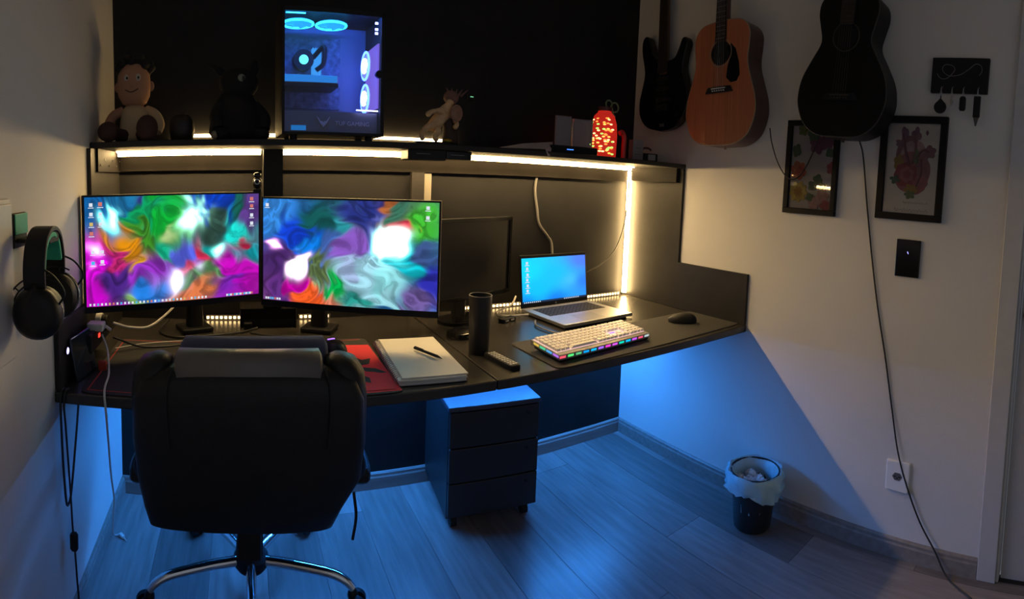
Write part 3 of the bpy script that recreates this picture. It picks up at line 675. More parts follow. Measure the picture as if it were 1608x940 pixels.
BG = mat('black_guitar_lacquer', (.006, .006, .006), .5, spec=.2); BGS = mat('black_guitar_side', (.010, .009, .008), .45, spec=.25)
prof2 = [(0, 0), (.085, .006), (.145, .045), (.175, .11), (.178, .165), (.165, .22), (.130, .285), (.104, .33), (.099, .36), (.108, .40), (.119, .45), (.110, .495), (.07, .528), (.02, .535), (0, .536)]
acoustic('acoustic_guitar', 'all black acoustic guitar hanging over the two framed prints', (W-.024, -1.238, 1.550), .035, prof2, .115, BG, BGS, .362, .046, .145, None, BGS, True, GBIND)
# black electric guitar
eg = thing('electric_guitar', 'black double-cutaway electric guitar hanging beside the dark wall', 'guitar', (W, -.262, 1.600), RZ, 'guitars hung on the wall', ry=-.035)
ol = catmull([Vector((x, 0, z)) for x, z in [(-.02, 0), (.06, .008), (.125, .045), (.158, .11), (.160, .17), (.140, .235), (.125, .285), (.132, .34), (.150, .395), (.140, .425), (.115, .425), (.095, .385), (.07, .345), (.035, .335), (.0, .34), (-.035, .345), (-.07, .375), (-.095, .43), (-.115, .47), (-.14, .475), (-.158, .445), (-.155, .39), (-.14, .33), (-.135, .28), (-.152, .215), (-.168, .15), (-.160, .08), (-.11, .025), (-.02, 0)]], 4)[:-1]
obj('body', G().prism([(p.x, p.z) for p in ol], -.052, -.01), mat('black_gloss_lacquer', (.007, .007, .009), .22), eg, smooth=True, ang=50, bevel=.006)
obj('pickguard', G().prism([(-.10, .10), (.10, .07), (.11, .2), (.08, .29), (.03, .33), (-.04, .33), (-.09, .25)], -.0545, -.052), BLKG, eg)
obj('neck', G().loft([(.27, 0, -.05, .028, .006, 4), (.36, 0, -.05, .027, .016, 3), (.85, 0, -.05, .022, .014, 3)], 16), mat('maple_neck', (.10, .055, .03), .4), eg, smooth=True)
obj('fretboard', G().prism([(-.028, .28), (.028, .28), (.022, .85), (-.022, .85)], -.066, -.058), mat('rosewood_dark', (.025, .015, .011), .5), eg)
obj('headstock', G().prism([(-.022, .85), (.022, .85), (.05, .9), (.045, 1.0), (.01, 1.03), (-.02, .95)], -.06, -.045), MATS['maple_neck'], eg)
for z in (.15, .2, .25): obj('pickup', G().box(-.042, .042, -.061, -.054, z-.009, z+.009), BLKM, eg, bevel=.003)
obj('bridge', G().box(-.04, .04, -.064, -.054, .095, .125), BLKM, eg, bevel=.002)
for k in range(3): obj('knob', G().cyl((.06+.02*k, -.054, .14-.035*k), (.06+.02*k, -.066, .14-.035*k), .010, .009, n=16), BLK, eg, smooth=True)
for k in range(6): obj('string', G().cyl((-.026+.0104*k, -.066, .11), (-.018+.0072*k, -.068, .85), .0005, n=5), GBIND, eg)
gj = G().box(-.012, .012, -.058, -.05, .02, .034); obj('output_jack', gj, STEEL, eg)
# picture frames
def frame(label, yc, z0, w, h, fw_, bg, build):
    t = thing('picture_frame', label, 'picture frame', (W, yc, z0), RZ, 'framed prints on the white wall')
    fm = mat('frame_black', (.007, .006, .006), .55, spec=.2)
    obj('frame_bar', G().box(-w/2, w/2, -.022, -.001, h-fw_, h), fm, t, bevel=.002); obj('frame_bar', G().box(-w/2, w/2, -.022, -.001, 0, fw_), fm, t, bevel=.002)
    obj('frame_bar', G().box(-w/2, -w/2+fw_, -.022, -.001, fw_, h-fw_), fm, t, bevel=.002); obj('frame_bar', G().box(w/2-fw_, w/2, -.022, -.001, fw_, h-fw_), fm, t, bevel=.002)
    pr_ = obj('print', G().box(-w/2+fw_, w/2-fw_, -.008, -.002, fw_, h-fw_), bg, t)
    build(pr_, w-2*fw_, h-2*fw_, fw_)
    gm_ = bpy.data.materials.get('picture_glass')
    if not gm_:
        gm_ = bpy.data.materials.new('picture_glass'); gm_.use_nodes = True; nt = gm_.node_tree
        for n_ in list(nt.nodes): nt.nodes.remove(n_)
        o_ = nt.nodes.new('ShaderNodeOutputMaterial'); mx = nt.nodes.new('ShaderNodeMixShader'); tr = nt.nodes.new('ShaderNodeBsdfTransparent'); gl_ = nt.nodes.new('ShaderNodeBsdfGlossy')
        fr = nt.nodes.new('ShaderNodeFresnel'); fr.inputs[0].default_value = 1.45; gl_.inputs['Roughness'].default_value = .03
        nt.links.new(fr.outputs[0], mx.inputs[0]); nt.links.new(tr.outputs[0], mx.inputs[1]); nt.links.new(gl_.outputs[0], mx.inputs[2]); nt.links.new(mx.outputs[0], o_.inputs[0])
    obj('glass', G().box(-w/2+fw_, w/2-fw_, -.0135, -.012, fw_, h-fw_), gm_, t)
    return t
def blob(cx, cz, r, n=5, lobes=.3, sq=1.0, ph=0):
    return [((cx+r*(1-lobes+lobes*abs(math.cos(n*a/2+ph)))*math.cos(a)), (cz+sq*r*(1-lobes+lobes*abs(math.cos(n*a/2+ph)))*math.sin(a))) for a in [2*PI*i/40 for i in range(40)]]
INK = {k: mat('ink_'+k, c, .6, var=.2, nscale=60) for k, c in dict(red=(.27, .035, .05), rose=(.33, .09, .12), mauve=(.20, .09, .16), green=(.07, .13, .09), leaf=(.12, .17, .07), yellow=(.46, .37, .10), ochre=(.32, .18, .03), pink=(.42, .25, .27), orange=(.38, .10, .06), grey=(.2, .2, .2), vein=(.24, .085, .115)).items()}
def flat(parent, name, poly, ink, lvl): return obj(name, G().prism(poly, -.0082-.00025*lvl, -.008), INK[ink], parent)
def art_flowers(p, w, h, f):
    zc = lambda v: f+h*(1-v); xc = lambda u: -w/2+u*w
    i = 0
    for (u, v, r, n_, ink, sq) in [(.62, .22, .042, 6, 'mauve', 1), (.50, .10, .03, 5, 'green', 1), (.85, .2, .03, 5, 'mauve', 1), (.12, .3, .022, 4, 'green', 1.3), (.9, .32, .02, 4, 'green', 1), (.25, .05, .025, 5, 'leaf', 1),
                                (.18, .54, .040, 6, 'orange', 1), (.24, .56, .024, 5, 'red', 1), (.95, .5, .02, 5, 'rose', 1.3), (.66, .64, .022, 4, 'green', 1), (.55, .72, .022, 4, 'green', 1), (.75, .72, .018, 4, 'leaf', 1),
                                (.22, .80, .044, 9, 'yellow', 1), (.22, .80, .022, 8, 'ochre', 1), (.80, .84, .03, 6, 'pink', 1), (.62, .92, .03, 6, 'pink', 1), (.9, .95, .03, 5, 'rose', .8), (.5, .86, .018, 4, 'green', 1)]:
        i += 1; r_ = min(r, .97*min(u*w, w-u*w)+.012, v*h, h-v*h) if False else r
        poly = [(max(-w/2, min(w/2, x)), max(f, min(f+h, z))) for x, z in blob(xc(u), zc(v), r_, n_, .3, sq, i)]
        flat(p, 'flower_print', poly, ink, i)
def art_heart(p, w, h, f):
    zc = lambda v: f+h*(1-v); xc = lambda u: -w/2+u*w
    i = 0
    for (u, v, r, n_, ink, sq, lob) in [(.42, .33, .05, 3, 'vein', 1.3, .1), (.52, .42, .055, 4, 'pink', 1.5, .1), (.52, .55, .072, 4, 'rose', 1.15, .1), (.25, .44, .022, 5, 'ochre', 1.4, .3), (.70, .5, .03, 4, 'vein', 2, .2), (.40, .57, .048, 7, 'red', 1, .15), (.42, .57, .03, 6, 'rose', 1, .2), (.42, .57, .016, 5, 'red', 1, .2),
                                    (.68, .66, .03, 6, 'rose', 1, .3), (.2, .63, .022, 4, 'green', .8, .5), (.26, .22, .022, 4, 'mauve', .7, .4), (.82, .31, .026, 5, 'vein', 1, .3), (.33, .12, .015, 3, 'mauve', 2, .3), (.55, .13, .02, 4, 'mauve', 1.6, .4), (.52, .73, .03, 5, 'ochre', .7, .4), (.50, .79, .022, 5, 'leaf', .8, .4), (.57, .36, .014, 4, 'leaf', 2.2, .3), (.75, .1, .005, 4, 'mauve', 2, .3)]:
        i += 1; flat(p, 'flower_print', blob(xc(u), zc(v), r, n_, lob, sq, i*.7), ink, i)
    for (pts, ink) in [([(.45, .45), (.36, .3), (.30, .12)], 'vein'), ([(.5, .45), (.55, .28), (.52, .10)], 'vein'), ([(.55, .4), (.68, .3), (.82, .31)], 'vein'), ([(.6, .7), (.68, .55), (.66, .4)], 'vein')]:
        obj('stem_print', G().tube([(xc(u), -.0085, zc(v)) for u, v in pts], .005), INK[ink], p)
    gt_ = G()
    for (v, u0, u1, s) in [(.88, .38, .86, .012), (.965, .22, .86, .018)]:
        pts = []; n_ = 36
        for k in range(n_+1): pts.append((xc(u0+(u1-u0)*k/n_), -.0083, zc(v)+s*.28*math.sin(k*1.9)*(1+.6*math.sin(k*.77))))
        gt_.tube(pts, .0006, 5, smooth=2)
    obj('handwriting', gt_, INK['grey'], p)
frame('narrow black framed flower print half behind the black guitar', -1.072, 1.255, .238, .378, .022, mat('print_lilac', (.42, .40, .44), .6, var=.08, nscale=10), art_flowers)
frame('black framed print of a heart made of roses on white', -1.492, 1.265, .258, .386, .026, mat('print_white', (.62, .60, .58), .6, var=.04, nscale=10), art_heart)
# wall switch panel
t = thing('wall_switch', 'black glass touch switch below the heart print', 'light switch', (W, -1.504, 1.054), RZ)
obj('plate', G().box(-.047, .047, -.011, -.001, 0, .140), BLKG, t, bevel=.003)
obj('indicator', G().prism([(-.003, .094), (.0, .088), (.003, .086), (.001, .092), (-.001, .096)], -.0118, -.011), emat('indicator_violet', (.3, .3, 1), 2.5), t)
# outlet
t = thing('wall_outlet', 'white wall socket low on the wall near the door', 'outlet', (W, -1.53, .248), RZ)
obj('plate', G().box(-.046, .046, -.012, -.001, 0, .115), mat('outlet_white', (.88, .87, .85), .35), t, bevel=.004)
obj('socket', G().prism([(.016*math.cos(a)*1.25, .058+.016*math.sin(a)) for a in [2*PI*i/6 for i in range(6)]], -.0135, -.012), GREYP, t)
for x, z in ((-.009, .058), (.009, .058), (0, .052)): obj('socket_hole', G().cyl((x, -.0135, z), (x, -.0142, z), .003, n=10), BLK, t)
# key holder
kh = thing('key_holder', 'black wall key holder with pale swirl drawing above the heart print', 'key holder', (W, -1.650, 1.738), RZ)
obj('board', G().box(-.106, .106, -.016, -.001, 0, .128), BLKM, kh, bevel=.003)
swirl = [(-.085, .07), (-.075, .055), (-.055, .05), (-.035, .062), (-.02, .085), (-.035, .10), (-.06, .10), (-.065, .08), (-.04, .062), (0, .066), (.03, .085), (.055, .105), (.075, .10), (.08, .08), (.072, .066)]
obj('swirl_drawing', G().tube([(x, -.0165, z) for x, z in swirl], .0012, 6), mat('pale_grey_paint', (.16, .16, .17), .5), kh)
for x in (-.06, -.02, .022, .075):
    obj('hook', G().tube([(x, -.016, .022), (x, -.03, .016), (x, -.034, .006), (x, -.03, .0)], .002), STEEL, kh, smooth=True)
def key_ring(label, x, build):
    t = thing('key_set', label, 'keys', (W, -1.650-x, 1.738), RZ, 'keys on the wall holder')
    obj('ring', G().torus((0, -.032, -.006), .009, .0012, 'x', 20, 6), STEEL, t, smooth=True)
    build(t)
def k1(t):
    obj('cord', G().cyl((0, -.032, -.015), (0, -.032, -.03), .0022, n=8), BLK, t)
    obj('fob', G().prism([(0, -.022)]+[(.023*math.cos(a), -.055+.023*math.sin(a)) for a in [PI/2-.6-2*PI*.81*i/20 for i in range(21)]], -.036, -.027), BLK, t, bevel=.002)
def k2(t):
    obj('key_blade', G().prism([(-.004, -.014), (.004, -.014), (.004, -.03), (.008, -.034), (0, -.05), (-.006, -.034)], -.034, -.031), STEEL, t)
def k3(t):
    obj('fob', G().loft([(-.066, 0, -.032, .008, .004, 3), (-.06, 0, -.032, .012, .006, 3), (-.022, 0, -.032, .012, .006, 3), (-.015, 0, -.032, .008, .004, 3)], 18), BLKM, t, smooth=True)
def k4(t):
    obj('lanyard', G().box(-.013, .013, -.036, -.029, -.088, -.012), BLK, t, bevel=.003)
    obj('key_blade', G().prism([(-.010, -.088), (.010, -.088), (.002, -.118), (-.002, -.118)], -.034, -.031), mat('dull_key_steel', (.12, .12, .12), .4, .8), t)
key_ring('round black key fob hanging first on the wall holder', -.06, k1)
key_ring('small bare key hanging second on the wall holder', -.02, k2)
key_ring('slim black key fob hanging third on the wall holder', .022, k3)
key_ring('long black lanyard with a key tip hanging last', .075, k4)
# cords on the right wall
tag(obj('guitar_cord', G().tube([(W-.05, -1.292, 1.549), (W-.014, -1.297, 1.49), (W-.006, -1.325, 1.30), (W-.006, -1.362, 1.10), (W-.006, -1.40, .92), (W-.006, -1.445, .74), (W-.006, -1.485, .56), (W-.012, -1.525, .40), (W-.012, -1.57, .28), (W-.012, -1.63, .16), (W-.022, -1.70, .07), (W-.05, -1.76, .006), (W-.12, -1.86, .005)], .0032), CABLEB, None, smooth=True), 'black cord running from the black guitar to the floor', 'cord')
tag(obj('loop_cord', G().tube([(W-.03, -.872, 1.60), (W-.028, -.885, 1.54), (W-.028, -.92, 1.46), (W-.03, -.965, 1.405), (W-.032, -1.01, 1.393), (W-.032, -1.05, 1.43), (W-.032, -1.085, 1.50), (W-.04, -1.115, 1.57)], .0026), CABLEB, None, smooth=True), 'thin dark cord looping across the flower print between guitars', 'cord')

# ================================================================== LEFT WALL: headset
hk = thing('headset_hook', 'black headset hook with green-lit face on the pale wall', 'hook', (0, -1.015, 1.172), PI/2)
obj('plate', G().box(-.038, .038, -.012, -.001, 0, .078), BLKM, hk, bevel=.004)
obj('tongue', G().box(-.03, .03, -.09, -.012, .012, .022), BLKM, hk, bevel=.004)
obj('lip', G().box(-.03, .03, -.092, -.086, .012, .04), BLKM, hk, bevel=.002)
obj('face', G().box(-.034, .036, -.0145, -.012, .030, .076), mat('face_green_lit', (.015, .42, .25), .5), hk, bevel=.001)  # green screen light on the hook is put into the face colour
# headset: band in the plane along the wall, local x = along wall, cups at both ends
hs = thing('headset', 'black over-ear gaming headset hanging from the wall hook', 'headset', (.076, -1.035, 1.203), PI/2+.106); hs.scale = (1.1, 1.1, 1.06)
band = [(-.075, 0, -.105), (-.083, 0, -.085), (-.082, 0, -.05), (-.062, 0, -.01), (-.03, 0, .008), (0, 0, .012), (.03, 0, .008), (.062, 0, -.01), (.082, 0, -.05), (.083, 0, -.085), (.075, 0, -.105)]
def strip(pts, hwid, th):
    P = catmull([Vector(p) for p in pts], 5); g = G(); vs = []
    for k, p in enumerate(P):
        t_ = (P[min(k+1, len(P)-1)]-P[max(k-1, 0)]).normalized(); nrm = Vector((-t_.z, 0, t_.x))
        for a, b in ((-1, -1), (1, -1), (1, 1), (-1, 1)): vs.append(p+Vector((0, a*hwid, 0))+nrm*(b*th))
    fs = [(k*4+i, k*4+(i+1) % 4, k*4+4+(i+1) % 4, k*4+4+i) for k in range(len(P)-1) for i in range(4)]+[(3, 2, 1, 0), tuple(len(vs)-4+i for i in range(4))]
    return g.add(vs, fs)
obj('headband', strip(band, .021, .005), BLKM, hs, smooth=True, bevel=.002)
inner = [(x*.86, y, z-.012) for x, y, z in band[2:9]]
obj('band_padding', strip(inner, .018, .005), mat('mint_padding', (.02, .42, .26), .7), hs, smooth=True, bevel=.002)
for sx in (-1, 1):
    M = Matrix.Translation((sx*.078, -.004, -.142)) @ Matrix.Rotation(sx*PI/2, 4, 'Y') @ Matrix.Rotation(.0, 4, 'X')
    cup = obj('ear_cup', G().loft([(-.002, 0, 0, .046, .043, 2.2), (.004, 0, 0, .051, .047, 2.2), (.018, 0, 0, .049, .045, 2.2), (.028, 0, 0, .040, .037, 2.1), (.031, 0, 0, .02, .02, 2)], 32, M), BLK, hs, smooth=True, ang=60)
    obj('ear_pad', G().loft([(-.026, 0, 0, .034, .031, 2.2), (-.028, 0, 0, .042, .039, 2.2), (-.018, 0, 0, .050, .046, 2.2), (-.004, 0, 0, .048, .044, 2.2)], 32, M), LEATHER, cup, smooth=True, ang=60)
    obj('trim_ring', G().torus((sx*.078, -.004, -.142), .047, .0022, 'x', 36, 6), mat('silver_trim', (.35, .35, .36), .3, .8), cup, smooth=True)
    obj('yoke', G().tube([(sx*.082, .0, -.085), (sx*.098, .0, -.10), (sx*.105, 0, -.12)], .006), BLK, hs, smooth=True)
    obj('suspension_wire', G().tube([(sx*.088, -.045, -.125), (sx*.094, -.058, -.10), (sx*.092, -.04, -.07), (sx*.085, -.015, -.055)], .0022), BLK, hs, smooth=True)
    gr = G(); R_ = .062
    for r_ in (.055, .066): gr.tube([(sx*.06, -.004+r_*math.cos(a), -.142+r_*math.sin(a)) for a in [.2+i*.17 for i in range(12)]], .0018, 6)
    for i in range(0, 12, 3):
        a = .2+i*.17; gr.cyl((sx*.06, -.004+.055*math.cos(a), -.142+.055*math.sin(a)), (sx*.06, -.004+.066*math.cos(a), -.142+.066*math.sin(a)), .0016, n=6)
    obj('cup_arc', gr, BLK, hs, smooth=True)
# power strip, plugs, lit button on the left side panel
pb = thing('power_button', 'round violet lit power button on the dark side panel', 'button', (.0145, -.735, .845), PI/2)
obj('housing', G().cyl((0, 0, 0), (0, -.006, 0), .012, n=24), BLK, pb, smooth=True)
obj('light_ring', G().torus((0, -.006, 0), .008, .0016, 'y', 24, 6), emat('ring_violet', (.5, .45, 1), 2.5), pb)
obj('light_mark', G().box(-.0035, .0035, -.0075, -.006, -.0035, .0035), emat('ring_violet', (.5, .45, 1), 2.5), pb)
ps = thing('power_strip', 'dark power strip with glowing red switch on the side panel', 'power strip', (.014, -.50, .80), PI/2)
obj('body', G().box(-.13, .10, -.045, -.001, 0, .06), BLKM, ps, bevel=.006)
obj('switch', G().box(-.05, -.035, -.048, -.045, .03, .042), emat('red_switch', (1, .05, .03), 1.5), ps)
t = thing('plug_adapter', 'round black plug adapter with white edge on the power strip', 'adapter', (.06, -.455, .852), PI/2)
obj('disc', G().cyl((0, -.008, 0), (0, .012, 0), .026, n=28), BLK, t, smooth=True, bevel=.002)
obj('rim', G().cyl((0, .012, .003), (0, .030, .003), .028, n=28), WHITEP, t, smooth=True)
t = thing('plug', 'white plug block pushed into the power strip', 'plug', (.05, -.555, .862), PI/2)
obj('body', G().box(-.022, .022, -.03, .02, -.006, .018), WHITEP, t, bevel=.004)
obj('cable_sleeve', G().cyl((.01, -.03, .005), (.02, -.045, -.01), .005, n=10), WHITEP, t, smooth=True)
tag(obj('usb_stick', G().box(.075, .10, -.62, -.606, ZT+.0005, ZT+.03), mat('red_plastic', (.5, .06, .04), .4), None, bevel=.003), 'small red stick standing on the desk below the plugs', 'usb stick')
tag(obj('phone_case', G().box(-.004, .004, -.06, .06, 0, .125, Matrix.Translation((.052, -.66, ZT+.002)) @ Matrix.Rotation(-.16, 4, 'Y') @ Matrix.Rotation(-.2, 4, 'Z')), mat('dark_glass', (.02, .03, .04), .1), None, bevel=.003), 'dark glass phone leaning on the side panel below plugs', 'phone')
def cable(name, label, pts, r, m, grp='loose cables'):
    return tag(obj(name, G().tube(pts, r, 8), m, None, smooth=True), label, 'cable', grp)
cable('power_cable', 'white cable running from the plug adapter behind the monitor foot', [(.085, -.455, .852), (.13, -.42, .83), (.18, -.36, .815), (.22, -.30, .83), (.26, -.22, .86), (.27, -.13, .88)], .004, CABLEW)
cable('charging_cable', 'white charging cable hanging over the desk front to the floor', [(.075, -.565, .845), (.10, -.60, .81), (.118, -.66, ZT+.012), (.128, -.74, ZT+.008), (.14, -.80, ZT+.006), (.146, -.812, ZT-.03), (.138, -.76, .60), (.115, -.65, .45), (.085, -.50, .28), (.05, -.38, .12), (.035, -.32, .03), (.048, -.285, .006)], .003, CABLEW)
cable('thin_cable', 'thin pale cable lying across the desk behind the mouse pad', [(.08, -.41, ZT+.003), (.16, -.35, ZT+.003), (.27, -.31, ZT+.003), (.38, -.29, ZT+.003), (.46, -.27, ZT+.003)], .002, CABLEW)
cable('monitor_cable', 'black cable curling on the desk beside the power strip', [(.08, -.44, .80), (.16, -.40, ZT+.01), (.24, -.38, ZT+.005), (.34, -.34, ZT+.005), (.44, -.33, ZT+.005), (.5, -.36, ZT+.004)], .0035, CABLEB)
cable('monitor_cable', 'black cable looping behind the first monitor foot', [(.22, -.09, ZT+.02), (.20, -.20, ZT+.005), (.27, -.27, ZT+.005), (.40, -.24, ZT+.005), (.50, -.20, ZT+.005), (.56, -.145, ZT+.005)], .0035, CABLEB)
cable('mouse_cable', 'thin black mouse cable curving across the desk top', [(.80, -.37, ZT+.012), (.77, -.29, ZT+.004), (.68, -.25, ZT+.003), (.60, -.24, ZT+.003), (.53, -.20, ZT+.003)], .0022, CABLEB)
cable('keyboard_cable', 'grey cable from the laptop edge to the white keyboard', [(1.64, -.30, ZT+.01), (1.61, -.36, ZT+.006), (1.62, -.46, ZT+.005), (1.66, -.53, ZT+.006), (1.69, -.575, ZT+.012)], .0035, mat('grey_cable', (.22, .21, .2), .5))
cable('laptop_cable', 'pale cable bundle plugged into the laptop side', [(1.655, -.22, ZT+.014), (1.60, -.21, ZT+.012), (1.55, -.17, ZT+.006), (1.57, -.10, ZT+.006), (1.66, -.06, ZT+.02), (1.70, -.03, ZT+.05)], .0045, CABLEW)
t = thing('usb_hub', 'small dark hub with pale ports beside the laptop', 'hub', (1.545, -.235, ZT), .4)
obj('body', G().box(-.04, .04, -.016, .016, 0, .016), BLKM, t, bevel=.003); obj('port', G().box(-.03, -.01, -.017, -.016, .005, .011), WHITEP, t); obj('port', G().box(.005, .025, -.017, -.016, .005, .011), WHITEP, t)
t = thing('desk_dock', 'low glossy black docking puck behind the tumbler', 'dock', (1.30, -.36, ZT), .3)
obj('body', G().loft([(0, 0, 0, .07, .045, 4), (.02, 0, 0, .068, .043, 4), (.027, 0, 0, .05, .03, 3)], 28), BLKG, t, smooth=True); obj('band', G().box(-.03, .04, -.046, -.043, .008, .012), STEEL, t)
# hanging black leads by the left wall
cable('hanging_lead', 'black looped lead hanging under the desk by the pale wall', [(.024, -.775, ZT+.004), (.022, -.800, ZT+.005), (.02, -.808, ZT-.03), (.02, -.806, .66), (.02, -.80, .55), (.022, -.79, .44), (.024, -.775, .425), (.026, -.755, .45), (.024, -.70, .56), (.022, -.655, .66), (.022, -.64, .715)], .0035, CABLEB)
cable('hanging_lead', 'black lead with inline switch hanging down to the floor', [(.034, -.775, ZT+.004), (.032, -.800, ZT+.005), (.03, -.808, ZT-.03), (.03, -.80, .66), (.028, -.785, .58), (.026, -.762, .44), (.024, -.748, .34), (.024, -.735, .27), (.024, -.722, .17), (.026, -.712, .08), (.03, -.705, .01)], .003, CABLEB)
t = obj('inline_switch', G().loft([(-.026, 0, 0, .008, .007, 3), (-.02, 0, 0, .012, .009, 3), (.02, 0, 0, .012, .009, 3), (.026, 0, 0, .008, .007, 3)], 18), BLK, None, smooth=True); t.location = (.024, -.738, .288)
tag(t, 'black inline cable switch on the hanging lead near the floor', 'switch')
t = thing('cable_connector', 'small white cable connector lying on the floor by the wall', 'connector', (.062, -.292, .006), -.8)
obj('plug', G().box(-.016, .008, -.006, .006, -.005, .005), WHITEP, t, bevel=.001); obj('lead', G().cyl((.008, 0, 0), (.03, 0, -.002), .003, .0015, n=8), WHITEP, t)
# back wall ducts and cables
tag(obj('cable_duct', G().box(1.250, 1.283, -.012, -.001, ZT+.031, SZ-.076), mat('duct_beige', (.30, .27, .22), .5), None, bevel=.002), 'pale vertical cable duct on the dark wall behind monitors', 'cable duct')
cable('wall_cable', 'grey cable snaking down the dark wall behind the laptop', [(1.80, -.006, SZ-.076), (1.795, -.006, 1.28), (1.81, -.006, 1.20), (1.825, -.006, 1.13), (1.875, -.006, 1.07), (1.90, -.006, 1.03), (1.91, -.006, .90)], .006, mat('grey_cable_light', (.16, .155, .15), .5))
cable('wall_cable', 'thin dark cable drooping from the cleat to the laptop', [(W-.05, -.04, SZ-.07), (W-.045, -.035, 1.28), (W-.06, -.03, 1.12), (2.28, -.03, 1.0), (2.2, -.03, .93), (2.1, -.035, .89)], .003, CABLEB)

# ================================================================== SHELF ITEMS
SKIN = mat('doll_skin_cloth', (.46, .24, .14), .85, bump=.2, nscale=150); HAIR = mat('doll_dark_hair', (.015, .012, .011), .8, bump=.5, nscale=80); SHIRT = mat('doll_shirt', (.58, .42, .24), .85, bump=.2, nscale=150); SHOE = mat('doll_brown_shoe', (.05, .02, .015), .8, bump=.2, nscale=100)
dl = thing('plush_doll', 'seated cloth doll with dark curly hair and brown shoes on shelf', 'doll', (.125, -.235, ST), 0)
obj('body', G().loft([(0, 0, 0, .045, .04, 2.2), (.02, 0, 0, .058, .05, 2.2), (.07, 0, .005, .052, .045, 2.2), (.115, 0, .01, .048, .04, 2.2), (.135, 0, .012, .03, .028, 2)], 24), SHIRT, dl, smooth=True, ang=80)
hd_ = obj('head', G().loft([(.13, 0, .01, .02, .02, 2), (.14, 0, .006, .042, .04, 2.2), (.165, 0, .004, .055, .05, 2.3), (.20, 0, .004, .060, .055, 2.2), (.24, 0, .006, .056, .054, 2.2), (.27, 0, .01, .042, .043, 2), (.285, 0, .012, .015, .018, 2)], 28), SKIN, dl, smooth=True, ang=80)
gh = G().ell((0, .022, .262), (.062, .052, .05), 24, 12)
for k in range(46):
    a = random.uniform(0, 2*PI); e = random.uniform(-.15, 1.3)
    x, y, z = .06*math.cos(a)*math.cos(e), .02+.055*math.sin(a)*math.cos(e), .258+.05*math.sin(e)
    if y < -.015 and z < .265: continue
    gh.ell((x, y, z), (.016, .016, .014), 8, 6)
obj('hair', gh, HAIR, hd_, smooth=True, ang=80)
for sx in (-1, 1):
    obj('ear', G().ell((sx*.060, .01, .20), (.012, .008, .018), 12, 8), SKIN, hd_, smooth=True)
    obj('eye', G().ell((sx*.020+.004, -.046, .222), (.0095, .004, .013), 14, 8), mat('eye_white', (.5, .45, .36), .6), hd_, smooth=True)
    obj('pupil', G().ell((sx*.020+.006, -.0495, .221), (.0035, .002, .005), 10, 6), BLK, hd_, smooth=True)
    obj('arm', G().tube([(sx*.042, .012, .118), (sx*.075, .0, .10), (sx*.092, -.012, .065), (sx*.085, -.03, .035)], .017, 12), SHIRT if sx > 0 else SKIN, dl, smooth=True)
    obj('leg', G().tube([(sx*.028, -.03, .026), (sx*.05, -.075, .03), (sx*.062, -.105, .03)], .022, 12), SHOE, dl, smooth=True)
    obj('shoe', G().ell((sx*.066, -.125, .042 if sx > 0 else .034), (.037, .028, .043 if sx > 0 else .034), 18, 10), SHOE, dl, smooth=True)
obj('nose', G().ell((.002, -.052, .198), (.007, .006, .006), 10, 6), SKIN, hd_, smooth=True)
obj('mouth', G().tube([(-.022, -.046, .182), (0, -.0505, .173), (.024, -.046, .184)], .0016, 6), HAIR, hd_, smooth=True)
t = thing('round_pot', 'dark rounded pot between the doll and black plush', 'pot', (.298, -.28, ST))
obj('body', G().loft([(0, 0, 0, .03, .03, 2), (.006, 0, 0, .038, .038, 2.2), (.04, 0, 0, .044, .044, 2.3), (.07, 0, 0, .041, .041, 2.3), (.086, 0, 0, .028, .028, 2.1), (.09, 0, 0, .02, .02, 2)], 28), mat('dark_ceramic', (.02, .014, .012), .5), t, smooth=True, ang=70)
obj('lid', G().ell((0, 0, .088), (.018, .018, .005), 16, 6), MATS['dark_ceramic'], t, smooth=True)
bp_ = thing('black_plush', 'dark black plush animal with one pale eye beside computer tower', 'plush toy', (.485, -.25, ST), .25)
PLUSH = mat('black_plush_fur', (.010, .009, .009), .9, bump=.6, nscale=120)
obj('body', G().loft([(0, 0, 0, .075, .06, 2.3), (.03, 0, 0, .098, .075, 2.3), (.08, 0, 0, .09, .07, 2.2), (.13, 0, 0, .07, .055, 2.2), (.16, 0, 0, .055, .045, 2)], 24), PLUSH, bp_, smooth=True, ang=80)
ph = obj('head', G().ell((.005, -.012, .195), (.068, .058, .055), 24, 14), PLUSH, bp_, smooth=True)
obj('ear', G().loft([(.22, -.045, .0, .018, .012, 2), (.245, -.065, .0, .02, .01, 2), (.262, -.09, 0, .012, .006, 2), (.266, -.1, 0, .004, .003, 2)], 12), PLUSH, ph, smooth=True)
obj('ear', G().loft([(.22, .05, .0, .018, .012, 2), (.25, .062, .0, .018, .01, 2), (.275, .066, 0, .008, .006, 2), (.28, .067, 0, .003, .003, 2)], 12), PLUSH, ph, smooth=True)
obj('eye', G().ell((.0, -.067, .205), (.013, .006, .013), 16, 8), mat('plush_eye', (.25, .26, .20), .4), ph, smooth=True)
obj('pupil', G().ell((.005, -.0725, .203), (.005, .003, .008), 12, 6), BLKG, ph, smooth=True)
for sx in (-1, 1):
    obj('paw', G().ell((sx*.07, -.055, .022), (.03, .038, .022), 16, 8), PLUSH, bp_, smooth=True)
    obj('foreleg', G().tube([(sx*.06, -.02, .12), (sx*.085, -.045, .08), (sx*.08, -.06, .04)], .02, 12), PLUSH, bp_, smooth=True)
obj('paw_tip', G().ell((-.095, -.075, .016), (.012, .01, .014), 12, 6), mat('plush_pale', (.30, .24, .16), .8), bp_, smooth=True)

